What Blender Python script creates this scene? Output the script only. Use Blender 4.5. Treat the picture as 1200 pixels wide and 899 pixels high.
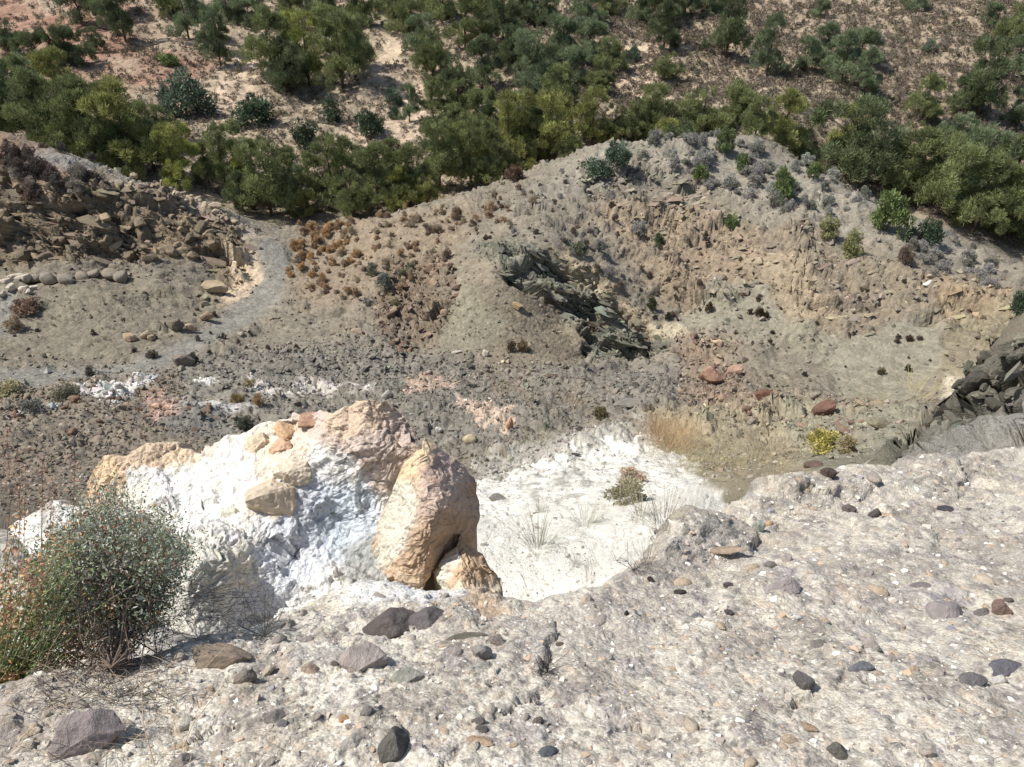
import bpy, bmesh, math, random
import numpy as np
from mathutils import Vector, Matrix, Euler, Quaternion
random.seed(7); RNG = np.random.default_rng(7)
R = math.radians
C = bpy.context.scene.collection
for o in list(bpy.data.objects): bpy.data.objects.remove(o)
scene = bpy.context.scene

# ------------------------------------------------------------------ camera, sky, sun
PITCH, FPX = R(32.0), 924.0          # pitch down, focal length in px of a 1200 px wide picture
cd = bpy.data.cameras.new('camera'); cam = bpy.data.objects.new('camera', cd); C.objects.link(cam)
cam.location = (0, 0, 0); cam.rotation_euler = (R(90) - PITCH, 0, 0)
cd.sensor_width = 36; cd.lens = 36 * FPX / 1200; cd.clip_start = 0.05; cd.clip_end = 3000
scene.camera = cam
SUN_EL, SUN_AZ = R(55), math.atan2(-1.0, -0.04)          # azimuth: direction the light comes from, x over y
w = bpy.data.worlds.new('World'); scene.world = w; w.use_nodes = True
nt = w.node_tree; bgn = nt.nodes['Background']
sky = nt.nodes.new('ShaderNodeTexSky'); sky.sky_type = 'NISHITA'; sky.sun_disc = False
sky.sun_elevation = SUN_EL; sky.sun_rotation = SUN_AZ; sky.air_density = 1.0; sky.dust_density = 1.5
nt.links.new(sky.outputs[0], bgn.inputs[0]); bgn.inputs[1].default_value = 0.11
sd = bpy.data.lights.new('sun', 'SUN'); sd.energy = 4.7; sd.angle = R(0.5); sd.color = (1, 0.965, 0.91)
sun = bpy.data.objects.new('sun', sd); C.objects.link(sun)
sdir = Vector((math.sin(SUN_AZ) * math.cos(SUN_EL), math.cos(SUN_AZ) * math.cos(SUN_EL), math.sin(SUN_EL)))
sun.rotation_euler = sdir.to_track_quat('Z', 'Y').to_euler()
vs = scene.view_settings
vs.view_transform = 'Standard'; vs.look = 'None'; vs.gamma = 1; vs.use_curve_mapping = False; vs.exposure = 0.36

# ------------------------------------------------------------------ helpers
def lin(c):
    c = np.asarray(c, float) / 255.0
    return np.where(c <= 0.04045, c / 12.92, ((c + 0.055) / 1.055) ** 2.4)
KALB = 1.42
def alb(r, g, b): return lin((r, g, b)) / KALB         # surface colour that reads as this sRGB value in full sun
def ray(px, py):
    px = np.asarray(px, float); py = np.asarray(py, float); dy = 449.5 - py
    Y = FPX * math.cos(PITCH) + dy * math.sin(PITCH); Z = -FPX * math.sin(PITCH) + dy * math.cos(PITCH)
    return (px - 600) / Y, Z / Y
def proj(x, y, z):
    dep = y * math.cos(PITCH) - z * math.sin(PITCH); up = y * math.sin(PITCH) + z * math.cos(PITCH)
    dep = np.maximum(dep, 1e-3)
    return 600 + FPX * x / dep, 449.5 - FPX * up / dep
def tag(o, label=None, cat=None, group=None, kind=None):
    if label: o['label'] = label
    if cat: o['category'] = cat
    if group: o['group'] = group
    if kind: o['kind'] = kind
    return o
def empty(name, loc, rot=(0, 0, 0), scale=1.0):
    o = bpy.data.objects.new(name, None); C.objects.link(o); o.location = loc; o.rotation_euler = rot
    o.scale = (scale,) * 3 if np.isscalar(scale) else scale; o.empty_display_size = .2
    return o
def link(name, me, parent=None):
    o = bpy.data.objects.new(name, me); C.objects.link(o)
    if parent: o.parent = parent
    return o
def np_mesh(name, verts, faces, mat=None, col=None, smooth=False):
    """verts (n,3), faces (m,3|4) int"""
    me = bpy.data.meshes.new(name); verts = np.asarray(verts, np.float32); faces = np.asarray(faces, np.int32)
    n, k = faces.shape
    me.vertices.add(len(verts)); me.vertices.foreach_set('co', verts.ravel())
    me.loops.add(n * k); me.loops.foreach_set('vertex_index', faces.ravel())
    me.polygons.add(n); me.polygons.foreach_set('loop_start', np.arange(0, n * k, k, dtype=np.int32))
    try: me.polygons.foreach_set('loop_total', np.full(n, k, np.int32))
    except Exception: pass
    me.polygons.foreach_set('use_smooth', np.full(n, smooth))
    me.update(calc_edges=True)
    if col is not None:
        at = me.color_attributes.new('Col', 'FLOAT_COLOR', 'POINT')
        cc = np.ones((len(verts), 4), np.float32); cc[:, :3] = col; at.data.foreach_set('color', cc.ravel())
    if mat: me.materials.append(mat)
    return me

PERM = RNG.permutation(4096).astype(np.int64); GA = RNG.uniform(0, 2 * np.pi, 4096)
GX, GY = np.cos(GA).astype(np.float32), np.sin(GA).astype(np.float32)
def _h(ix, iy, s=0): return PERM[(PERM[(ix + s * 131) & 4095] + iy) & 4095]
def pnoise(x, y, s=0):
    ix = np.floor(x).astype(np.int64); iy = np.floor(y).astype(np.int64)
    fx = (x - ix).astype(np.float32); fy = (y - iy).astype(np.float32)
    u = fx * fx * fx * (fx * (fx * 6 - 15) + 10); v = fy * fy * fy * (fy * (fy * 6 - 15) + 10)
    def g(ax, ay, dx, dy):
        h = _h(ix + ax, iy + ay, s); return GX[h] * dx + GY[h] * dy
    a = g(0, 0, fx, fy); b = g(1, 0, fx - 1, fy); c = g(0, 1, fx, fy - 1); d = g(1, 1, fx - 1, fy - 1)
    p = a + u * (b - a); q = c + u * (d - c)
    return (p + v * (q - p)) * 1.5
def fbm(x, y, lam, octs, gain=.5, s=0, ridge=False):
    r = 0; a = 1.0; t = 0
    for k in range(octs):
        n = pnoise(x / lam + 17.3 * k, y / lam - 9.1 * k, s + k)
        if ridge: n = 1 - 2 * np.abs(n)
        r = r + a * n; t += a; a *= gain; lam *= .5
    return r / t
HR = RNG.random(4096).astype(np.float32); HR2 = RNG.random(4096).astype(np.float32)
def cell(x, y, s=0):
    """F1, F2, id of a jittered cell grid"""
    ix = np.floor(x).astype(np.int64); iy = np.floor(y).astype(np.int64)
    f1 = np.full(x.shape, 9., np.float32); f2 = f1.copy(); idn = np.zeros(x.shape, np.float32)
    for dx in (-1, 0, 1):
        for dy in (-1, 0, 1):
            h = _h(ix + dx, iy + dy, s)
            d = np.hypot(ix + dx + HR[h] - x, iy + dy + HR2[h] - y).astype(np.float32)
            near = d < f1
            f2 = np.where(near, f1, np.minimum(f2, d)); idn = np.where(near, HR[(h * 7 + 3) & 4095], idn); f1 = np.where(near, d, f1)
    return f1, f2, idn
def facet(x, y, s=0, tilt=1.0):
    """broken rock: every cell is a tilted flat facet at its own height; returns height and distance to the crack"""
    ix = np.floor(x).astype(np.int64); iy = np.floor(y).astype(np.int64)
    f1 = np.full(x.shape, 9., np.float32); f2 = f1.copy(); z = np.zeros(x.shape, np.float32)
    for dx in (-1, 0, 1):
        for dy in (-1, 0, 1):
            h = _h(ix + dx, iy + dy, s); ox = (x - (ix + dx + HR[h])).astype(np.float32); oy = (y - (iy + dy + HR2[h])).astype(np.float32)
            d = np.hypot(ox, oy); near = d < f1
            f2 = np.where(near, f1, np.minimum(f2, d)); z = np.where(near, HR[(h * 7 + 3) & 4095] - .5 + tilt * (GX[h] * ox + GY[h] * oy), z); f1 = np.where(near, d, f1)
    return z, f2 - f1
def smooth(x, a, b):
    t = np.clip((x - a) / (b - a), 0, 1); return t * t * (3 - 2 * t)
def tps_fit(P, V, reg=1e-4):
    n = len(P); d = np.linalg.norm(P[:, None] - P[None], axis=2)
    K = d ** 2 * np.log(d + 1e-9) + reg * np.eye(n)
    A = np.zeros((n + 3, n + 3)); A[:n, :n] = K; A[:n, n] = 1; A[:n, n + 1:] = P; A[n, :n] = 1; A[n + 1:, :n] = P.T
    return np.linalg.solve(A, np.r_[V, 0, 0, 0])
def tps_eval(P, W, Q):
    out = np.empty(len(Q))
    for i in range(0, len(Q), 40000):
        q = Q[i:i + 40000]; d = np.sqrt(((q[:, None] - P[None]) ** 2).sum(2))
        out[i:i + 40000] = (d ** 2 * np.log(d + 1e-9)) @ W[:-3] + W[-3] + q @ W[-2:]
    return out
def polysd(px, py, poly):
    """signed distance to a polygon, inside positive"""
    P = np.asarray(poly, float); out = np.full(px.shape, -999., np.float32)
    m = (px > P[:, 0].min() - 60) & (px < P[:, 0].max() + 60) & (py > P[:, 1].min() - 60) & (py < P[:, 1].max() + 60)
    if not m.any(): return out
    x = px[m]; y = py[m]; d = np.full(x.shape, 1e9); ins = np.zeros(x.shape, bool)
    for i in range(len(P)):
        x0, y0 = P[i - 1]; x1, y1 = P[i]; ex, ey = x1 - x0, y1 - y0
        t = np.clip(((x - x0) * ex + (y - y0) * ey) / (ex * ex + ey * ey + 1e-9), 0, 1)
        d = np.minimum(d, np.hypot(x - x0 - t * ex, y - y0 - t * ey))
        if y0 != y1:
            c = ((y0 > y) != (y1 > y)) & (x < (x1 - x0) * (y - y0) / (y1 - y0) + x0); ins ^= c
    out[m] = np.where(ins, d, -d); return out

# ------------------------------------------------------------------ materials
def nodes(mat):
    mat.use_nodes = True; t = mat.node_tree; return t, t.nodes, t.links, t.nodes['Principled BSDF']
def ground_mat(name, sc, rel, contrast=.35, bump=.5):
    """vertex colour times grain in two sizes, with matching fine relief (sc: metres of the coarse grain)"""
    m = bpy.data.materials.new(name); t, N, L, b = nodes(m)
    at = N.new('ShaderNodeAttribute'); at.attribute_name = 'Col'
    tc = N.new('ShaderNodeTexCoord')
    def noise(scale, det, rough=.6):
        n = N.new('ShaderNodeTexNoise'); n.inputs['Scale'].default_value = scale; n.inputs['Detail'].default_value = det
        n.inputs['Roughness'].default_value = rough; L.new(tc.outputs['Object'], n.inputs['Vector']); return n
    n1 = noise(1 / sc, 6, .65); n2 = noise(7 / sc, 4, .7)
    v = N.new('ShaderNodeTexVoronoi'); v.inputs['Scale'].default_value = 3.5 / sc; L.new(tc.outputs['Object'], v.inputs['Vector'])
    add = N.new('ShaderNodeMath'); add.operation = 'ADD'; L.new(n1.outputs['Fac'], add.inputs[0]); L.new(n2.outputs['Fac'], add.inputs[1])
    mr = N.new('ShaderNodeMapRange'); mr.inputs['From Min'].default_value = .7; mr.inputs['From Max'].default_value = 1.3
    mr.inputs['To Min'].default_value = 1 - contrast; mr.inputs['To Max'].default_value = 1 + contrast
    L.new(add.outputs[0], mr.inputs['Value'])
    vc = N.new('ShaderNodeMapRange'); vc.inputs['To Min'].default_value = 1 - contrast * .55; vc.inputs['To Max'].default_value = 1 + contrast * .4
    sepc = N.new('ShaderNodeSeparateColor'); L.new(v.outputs['Color'], sepc.inputs[0]); L.new(sepc.outputs[0], vc.inputs['Value'])
    mu = N.new('ShaderNodeMath'); mu.operation = 'MULTIPLY'; L.new(mr.outputs[0], mu.inputs[0]); L.new(vc.outputs[0], mu.inputs[1])
    vm = N.new('ShaderNodeVectorMath'); vm.operation = 'SCALE'; L.new(at.outputs['Color'], vm.inputs[0]); L.new(mu.outputs[0], vm.inputs['Scale'])
    mn = N.new('ShaderNodeVectorMath'); mn.operation = 'MINIMUM'; L.new(vm.outputs[0], mn.inputs[0]); mn.inputs[1].default_value = (.86, .86, .86)
    L.new(mn.outputs[0], b.inputs['Base Color']); b.inputs['Roughness'].default_value = .95; b.inputs['Specular IOR Level'].default_value = .15
    hs = N.new('ShaderNodeMath'); hs.operation = 'SUBTRACT'; L.new(add.outputs[0], hs.inputs[0]); L.new(v.outputs['Distance'], hs.inputs[1])
    bp = N.new('ShaderNodeBump'); bp.inputs['Strength'].default_value = bump; bp.inputs['Distance'].default_value = rel
    L.new(hs.outputs[0], bp.inputs['Height']); L.new(bp.outputs[0], b.inputs['Normal'])
    return m
def rock_mat(name, src, sc=6.0, bump=.5, rel=.02, contrast=.3):
    m = bpy.data.materials.new(name); t, N, L, b = nodes(m)
    if src == 'obj': s = N.new('ShaderNodeObjectInfo'); cs = s.outputs['Color']
    else: s = N.new('ShaderNodeAttribute'); s.attribute_name = 'Col'; cs = s.outputs['Color']
    tc = N.new('ShaderNodeTexCoord')
    n = N.new('ShaderNodeTexNoise'); n.inputs['Scale'].default_value = sc; n.inputs['Detail'].default_value = 7; n.inputs['Roughness'].default_value = .7
    L.new(tc.outputs['Object'], n.inputs['Vector'])
    mr = N.new('ShaderNodeMapRange'); mr.inputs['From Min'].default_value = .3; mr.inputs['From Max'].default_value = .7
    mr.inputs['To Min'].default_value = 1 - contrast; mr.inputs['To Max'].default_value = 1 + contrast; L.new(n.outputs['Fac'], mr.inputs['Value'])
    vm = N.new('ShaderNodeVectorMath'); vm.operation = 'SCALE'; L.new(cs, vm.inputs[0]); L.new(mr.outputs[0], vm.inputs['Scale'])
    L.new(vm.outputs[0], b.inputs['Base Color']); b.inputs['Roughness'].default_value = .9; b.inputs['Specular IOR Level'].default_value = .2
    bp = N.new('ShaderNodeBump'); bp.inputs['Strength'].default_value = bump; bp.inputs['Distance'].default_value = rel
    L.new(n.outputs['Fac'], bp.inputs['Height']); L.new(bp.outputs[0], b.inputs['Normal'])
    return m
def leaf_mat(name, tint_obj=True, trans=.25):
    m = bpy.data.materials.new(name); t, N, L, b = nodes(m)
    at = N.new('ShaderNodeAttribute'); at.attribute_name = 'Col'; cs = at.outputs['Color']
    if tint_obj:
        oi = N.new('ShaderNodeObjectInfo'); mul = N.new('ShaderNodeVectorMath'); mul.operation = 'MULTIPLY'
        L.new(cs, mul.inputs[0]); L.new(oi.outputs['Color'], mul.inputs[1]); cs = mul.outputs[0]
    L.new(cs, b.inputs['Base Color']); b.inputs['Roughness'].default_value = .7; b.inputs['Specular IOR Level'].default_value = .2
    if trans:
        tr = N.new('ShaderNodeBsdfTranslucent'); L.new(cs, tr.inputs['Color']); mx = N.new('ShaderNodeMixShader'); mx.inputs[0].default_value = trans
        L.new(b.outputs[0], mx.inputs[1]); L.new(tr.outputs[0], mx.inputs[2]); L.new(mx.outputs[0], N['Material Output'].inputs['Surface'])
    return m
M_LEDGE = ground_mat('pale_conglomerate', .035, .004, .34, .9)
M_CHALK = ground_mat('chalk', .14, .02, .18, .9)
M_MID = ground_mat('quarry_earth', .9, .07, .3, .8)
M_FAR = ground_mat('hillside_earth', 2.5, .2, .3, .8)
M_ROCK = rock_mat('rock_surface', 'obj', 3.0, .6, .06)
M_ROCKV = rock_mat('loose_rock', 'attr', 2.0, .5, .05)
M_LEAF = leaf_mat('foliage')
M_BARK = rock_mat('bark', 'attr', 4.0)
M_TWIG = leaf_mat('dry_stems', True, 0.0)

# ------------------------------------------------------------------ terrain shape: (px, py, D) = what stands at depth D on the line of sight of photo pixel px,py
ctl = []
def ledge_D(s): return 1.13 / (-s - .47)            # the ledge at the photographer's feet slopes gently down and away
def col(px, *pd):
    for py, D in pd:
        a, s = ray(px, py)
        if D < 4.4 and abs(D / ledge_D(s) - 1) < .2: D = ledge_D(s)
        ctl.append((a, math.log(D), s))
        if px == 0: ctl.append((a - .5, math.log(D), s))
        if px == 1200: ctl.extend([(a + .5, math.log(D), s - (.1 if D > 4.5 else 0))] + ([(a + .2, math.log(D), s - .05)] if 4.5 < D < 30 else []))
for a in (-2.5, -2.0, -1.5, 1.5, 2.0, 2.5):
    for D in (.6, .8, 1.1, 1.5, 2.0): ctl.append((a, math.log(D), (-1.6 - .47 * (D - 1)) / D))
for a in (-.6, 0, .6):
    ctl.append((a, math.log(.6), -1.5 / .6))
col(0, (899, 1.0), (810, 1.28), (960, 1.8), (800, 3.0), (640, 4.6), (620, 5.3), (640, 7.5), (600, 13), (560, 19), (520, 25), (480, 31), (440, 36.5), (425, 38.5), (350, 49), (322, 54), (305, 55.5), (250, 57.5), (205, 60), (160, 64), (172, 68), (215, 78), (190, 88), (120, 108), (60, 135), (0, 165), (-70, 230), (-120, 330))
col(120, (899, 1.0), (785, 1.4), (900, 2.0), (740, 3.4), (690, 4.6), (700, 7.5), (600, 15), (555, 20), (520, 26), (480, 31.5), (432, 39), (350, 49), (325, 54), (312, 55), (260, 57), (225, 59.5), (200, 62.5), (225, 70), (240, 79), (200, 90), (120, 112), (60, 135), (0, 166), (-70, 230))
col(250, (899, 1.0), (752, 1.5), (860, 2.1), (770, 3.4), (740, 5), (750, 7.5), (620, 15), (550, 21), (510, 28), (470, 34), (430, 40), (380, 47), (330, 54.5), (300, 57), (262, 60), (240, 64), (262, 73), (235, 85), (180, 100), (100, 122), (60, 138), (0, 167), (-70, 230))
col(380, (899, 1.0), (800, 1.35), (712, 1.8), (820, 2.6), (840, 3.5), (780, 6), (640, 12), (560, 20), (520, 27), (480, 34), (440, 40), (400, 45), (330, 54.5), (290, 61), (263, 66), (285, 74), (250, 86), (170, 104), (100, 125), (0, 168), (-70, 230))
col(440, (690, 1.92), (830, 2.7))
col(500, (899, 1.0), (800, 1.35), (700, 1.82), (830, 2.6), (860, 4), (720, 8), (600, 14), (540, 23.5), (500, 30), (460, 37), (420, 42.5), (375, 47), (300, 55), (260, 61), (235, 67), (262, 77), (225, 90), (170, 104), (60, 138), (0, 168), (-70, 230))
col(560, (690, 1.88), (800, 2.6)); col(600, (720, 1.76), (850, 2.5), (860, 4.2))
col(600, (899, 1.0), (800, 1.36), (760, 8), (700, 8.8), (600, 14), (560, 18.5), (520, 26), (480, 34), (440, 40.5), (400, 45), (340, 48.5), (300, 50.5), (285, 53), (250, 61), (210, 73), (240, 85), (210, 93), (150, 108), (100, 122), (0, 170), (-70, 230))
col(640, (296, 51.6), (346, 49.6)); col(600, (296, 52.0), (322, 51.0)); col(750, (388, 48.8), (428, 46.4))
col(655, (737, 1.68), (870, 2.4)); col(710, (683, 1.95), (830, 2.8)); col(745, (648, 2.2), (790, 3.2)); col(795, (618, 2.5), (770, 3.6))
col(700, (899, 1.0), (800, 1.38), (840, 4.5), (750, 7.4), (690, 8.4), (650, 10), (600, 12.5), (560, 16), (520, 24.5), (480, 33), (440, 40.5), (400, 47.6), (338, 50.6), (310, 53), (285, 56), (240, 65), (178, 78), (205, 90), (180, 99), (100, 122), (0, 170), (-70, 230))
col(800, (899, 1.0), (720, 1.74), (700, 7), (640, 9.5), (600, 11.5), (560, 15.5), (520, 24), (480, 34), (440, 41), (400, 46.5), (330, 53), (240, 66), (165, 80), (190, 90), (150, 104), (60, 135), (0, 166), (-70, 230))
col(870, (584, 2.85), (740, 4.0))
col(900, (899, 1.0), (800, 1.42), (700, 1.95), (670, 7), (620, 10), (570, 14), (530, 22), (490, 32), (450, 39), (400, 45), (340, 50), (290, 57), (220, 69), (160, 81), (190, 92), (130, 106), (60, 135), (0, 165), (-70, 230))
col(980, (560, 3.3), (700, 4.6))
col(1000, (899, 1.0), (800, 1.44), (700, 2.0), (620, 2.6), (620, 8), (560, 13.5), (530, 20), (490, 31), (450, 38.5), (400, 43.5), (350, 48.5), (290, 57), (225, 70), (250, 80), (220, 90), (130, 112), (60, 135), (0, 168), (-70, 230))
col(1080, (545, 3.7), (640, 5.2)); col(1045, (546, 8.4), (590, 10.5))
col(1100, (899, 1.0), (800, 1.46), (680, 2.2), (600, 2.9), (560, 6.6), (530, 8.2), (490, 9.8), (560, 11.5), (530, 17), (495, 27), (465, 35.5), (420, 41), (370, 46), (320, 53), (270, 62), (300, 72), (255, 87), (150, 110), (60, 140), (0, 170), (-70, 230))
col(1150, (538, 3.9), (600, 5.0), (545, 6.6), (500, 9), (446, 11.4), (540, 14))
col(1200, (899, 1.0), (800, 1.48), (680, 2.3), (600, 3.0), (530, 4.2), (590, 5.3), (545, 6.3), (500, 8.2), (410, 13.2), (520, 17), (490, 25), (450, 34), (420, 40), (385, 44), (350, 49), (315, 55), (345, 64), (320, 75), (270, 90), (150, 112), (60, 142), (0, 172), (-70, 230))
for px, py in ((60, 850), (180, 840), (300, 790), (300, 850), (450, 750), (450, 850), (550, 780), (560, 740), (660, 780), (750, 720), (750, 850), (820, 660), (850, 620), (850, 740), (920, 610), (930, 650), (950, 850), (1000, 590), (1050, 640), (1050, 740), (1100, 580), (1150, 620), (1150, 850), (1150, 570), (1300, 600), (1400, 700), (1300, 800), (-100, 860)):
    a, s = ray(px, py); ctl.append((a, math.log(ledge_D(s) * (1 + .012 * math.sin(px * .031 + py * .017))), s))
ctl = np.array(ctl); ctl = ctl[np.unique(np.round(ctl[:, :2], 3), axis=0, return_index=True)[1]]
TP = ctl[:, :2]; TW = tps_fit(TP, ctl[:, 2], 2e-4)
NC, NR, NF = 640, 1260, 2400
LMIN, LMAX = math.log(.62), math.log(330)
def amax(L): return 2.5 - 1.08 * smooth(L, .0, .8) - .52 * smooth(L, .7, 2.4)
cw = np.linspace(-1, 1, 161); fL = np.linspace(LMIN, LMAX, 520)
CWg, FLg = np.meshgrid(cw, fL, indexing='ij')
S0 = tps_eval(TP, TW, np.c_[(CWg * amax(FLg)).ravel(), FLg.ravel()]).reshape(CWg.shape)
# rows: even in what the eye sees, thinner where hidden
fine = np.linspace(LMIN, LMAX, NF)
S = np.array([np.interp(fine, fL, r) for r in S0])
W = np.linspace(-1, 1, NC); W = .66 * W + .34 * W ** 3; ci = (W + 1) / 2 * 160; i0 = np.minimum(ci.astype(int), 159); fr = (ci - i0)[:, None]
S = S[i0] * (1 - fr) + S[i0 + 1] * fr                      # (NC, NF)
ds = np.gradient(S, axis=1); dl = fine[1] - fine[0]
hid = S < np.maximum.accumulate(S, axis=1) - 1e-3
m = np.sqrt((ds * 1.0) ** 2 + (dl * .16) ** 2) * np.where(hid, .3, 1.0)
cum = np.cumsum(m, axis=1)
cum -= cum[:, :1]; cum /= cum[:, -1:]
tgt = np.linspace(0, 1, NR)
LL = np.array([np.interp(tgt, c, fine) for c in cum]); SS = np.array([np.interp(l, fine, s) for l, s in zip(LL, S)])
D = np.exp(LL); AA = W[:, None] * amax(LL)
X, Y, Z = AA * D, D.copy(), SS * D
arc = Y + .6 * Z + 40.0                                 # second coordinate of the surface patterns: follows both flats and faces
PX, PY = proj(X, Y, Z)
dist = np.sqrt(X * X + Y * Y + Z * Z); px2m = dist / FPX
def normals(X, Y, Z):
    P = np.stack([X, Y, Z], -1); u = np.gradient(P, axis=0); v = np.gradient(P, axis=1)
    n = np.cross(u, v); n /= np.linalg.norm(n, axis=-1, keepdims=True) + 1e-12
    n[n[..., 2] < 0] *= -1; return n
# jittered photo coordinates used to lay out what the ground is made of
def jfield(s):
    """noise of about 30 px wavelength, blended by distance bands (in metres on the ground)"""
    out = np.zeros(X.shape, np.float32); wsum = np.zeros(X.shape, np.float32)
    for lam, lo in ((.08, .0025), (.6, .018), (3.0, .08)):
        wt = np.exp(-(np.log(px2m / lo) / .9) ** 2).astype(np.float32) + 1e-6
        out += wt * fbm(X, arc, lam, 5, .6, s); wsum += wt
    return out / wsum
JX, JY, JZ = jfield(1), jfield(5), jfield(9)
def region(poly, feather=4, jt=7, d0=0, d1=1e9, sq=1.0):
    sd = polysd((PX + JX * jt * 2.2).ravel(), (PY + JY * jt * 1.6).ravel(), poly).reshape(X.shape)
    return smooth(sd, -feather, feather) * ((D > d0) & (D < d1))
NEAR = smooth(LL, math.log(6.5), math.log(5.0))
# ------------------------------------------------------------------ where the rock is craggy
crag = np.zeros(X.shape)
def addcrag(poly, v, f=6, d0=8): 
    global crag; crag = np.maximum(crag, v * region(poly, f, 6, d0))
P_CLIFF = [(-400, 150), (0, 195), (60, 215), (120, 218), (190, 225), (235, 240), (285, 262), (292, 300), (280, 345), (262, 335), (235, 300), (190, 305), (0, 312), (-400, 320)]
addcrag(P_CLIFF, 1.0)
P_DARK = [(556, 288), (600, 288), (650, 304), (688, 316), (712, 345), (745, 380), (792, 408), (762, 430), (720, 420), (690, 428), (676, 392), (648, 352), (612, 345), (588, 322)]
addcrag(P_DARK, 1.0, 5)
P_FOLD = [(770, 330), (790, 295), (850, 280), (905, 280), (935, 270), (985, 295), (1050, 315), (1110, 325), (1185, 345), (1185, 375), (1110, 385), (1045, 380), (1000, 395), (960, 385), (925, 345), (880, 345), (850, 365), (800, 370)]
addcrag(P_FOLD, .75)
P_TOPFOLD = [(690, 215), (740, 180), (790, 195), (830, 240), (900, 270), (890, 300), (800, 300), (740, 270), (690, 250)]
addcrag(P_TOPFOLD, .75)
P_MIDROCK = [(455, 310), (520, 300), (535, 340), (515, 400), (470, 425), (440, 400)]
addcrag(P_MIDROCK, .6)
P_PINK = [(800, 400), (850, 395), (870, 430), (865, 470), (990, 470), (1040, 480), (1000, 540), (900, 520), (790, 480)]
addcrag(P_PINK, .45)
P_REDGE = [(1110, 365), (1260, 350), (1260, 470), (1140, 480), (1100, 450)]
addcrag(P_REDGE, .45, 6, 25)
P_CRAG = [(1028, 565), (1065, 495), (1105, 468), (1150, 428), (1230, 385), (1320, 380), (1320, 470), (1230, 470), (1160, 500), (1110, 520), (1090, 548), (1080, 562)]
crag = np.maximum(crag, region(P_CRAG, 6, 5, 5.2, 16))
crag = np.maximum(crag, .7 * region([(1060, 590), (1085, 540), (1160, 490), (1300, 440), (1300, 560), (1100, 600)], 8, 5, 4.6, 16))
rubble = np.clip(region([(-300, 415), (190, 430), (420, 395), (520, 410), (700, 435), (1060, 460), (1080, 560), (560, 580), (100, 600), (-300, 600)], 14, 10, 15), 0, 1)

# ------------------------------------------------------------------ relief
crag = crag * (.25 + .75 * smooth(JZ + .8 * fbm(X, arc, 7, 2, .5, 65), -.45, .15))
N3 = normals(X, Y, Z)
disp = np.zeros(X.shape)
sp = px2m * 2.6
def oct_(lam, amp, s, mask=1.0, ridge=False):
    global disp
    fade = smooth(lam / sp, 1.6, 4.0)
    sel = np.broadcast_to((fade * mask) > 1e-3, X.shape)
    if not sel.any(): return
    n = pnoise(X[sel] / lam + 3.7 * s, arc[sel] / lam - 5.1 * s, s)
    if ridge: n = 1 - 2 * np.abs(n)
    disp[sel] += (amp * fade * mask * np.ones(X.shape))[sel] * n
mid = 1 - NEAR
farm = smooth(D, 78, 92)
lam = 14.0; s = 20
while lam > .09:
    oct_(lam, .045 * lam ** .9, s, mid * (1 + farm * 1.3 - .75 * region([(470, 285), (560, 300), (690, 430), (600, 440), (470, 420)], 12, 6, 20)))
    lam *= .5; s += 1
lam = .6
while lam > .006:
    oct_(lam, .035 * lam ** .85, s, NEAR, s % 2 == 0); lam *= .5; s += 1
# crags: tilted layers broken by cells
th = R(24)
wx = X + 1.2 * fbm(X, arc, 5, 3, .5, 40); wa = arc + 1.2 * fbm(X, arc, 5, 3, .5, 44)
u = wx * math.cos(th) - wa * math.sin(th); v = wx * math.sin(th) + wa * math.cos(th)
csel = crag > .01
def crag_relief(u, v, L_):
    z1, e1 = facet(u / (L_ * 1.9), v / L_, 50, .9); z2, e2 = facet(u / (L_ * 1.3) + 9, v / (L_ * .24), 51, .6); z3, e3 = facet(u / (L_ * .5) + 3, v / (L_ * .11), 52, .6)
    return z1 * .95 + z2 * .6 + z3 * .34 - .3 * smooth(e1, .12, 0) - .25 * smooth(e2, .15, 0) + .15 * fbm(u, v, L_ * .5, 4, .6, 60, True)
big = np.where(D[csel] < 18, .42, 1.0)
disp[csel] += crag[csel] * np.where(D[csel] < 18, .62, 1.25) * big * crag_relief(u[csel] / big, v[csel] / big, 2.1)
# bedrock showing faintly all over the benches
P_SCREE = [(475, 300), (560, 300), (600, 330), (665, 380), (690, 430), (600, 440), (500, 425), (520, 380), (535, 340)]
P_BOWL = [(970, 385), (1090, 370), (1110, 420), (1060, 470), (985, 465)]
scr = np.maximum(region(P_SCREE, 10, 6, 20), np.maximum(region(P_BOWL, 10, 6, 20), region([(800, 375), (830, 345), (890, 340), (925, 378), (900, 400), (820, 400)], 8, 6, 20)))
for poly in ([(1038, 556), (1062, 524), (1078, 500), (1092, 488), (1104, 494), (1084, 520), (1070, 548), (1056, 560)], [(1110, 478), (1130, 470), (1150, 478), (1130, 486)], [(1160, 452), (1178, 436), (1215, 424), (1215, 440), (1182, 456), (1170, 462)], [(1178, 478), (1196, 478), (1200, 492), (1186, 490)]):
    disp -= .75 * region(poly, 4, 5, 5.5, 20)
disp -= .9 * region([(585, 314), (640, 308), (690, 322), (700, 340), (650, 338), (600, 334)], 6, 8, 30, 60) + .8 * region([(640, 345), (690, 352), (730, 392), (700, 398), (660, 370)], 6, 8, 30, 60)
wk = smooth(D, 16, 26) * smooth(D, 84, 76) * (1 - .75 * scr) * (1 - crag) * smooth(JZ + fbm(X, arc, 12, 2, .5, 63), -.5, .35)
ws = wk > .02
disp[ws] += wk[ws] * (.3 * crag_relief(u[ws], v[ws], 1.7) + (.5 + .5 * smooth(PX[ws], 560, 700)) * fbm((X[ws] * .8 + arc[ws] * .6) / 2.2, arc[ws] * .8 - X[ws] * .6, 5, 4, .55, 64, True))
rsel = (rubble > .02)
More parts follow.
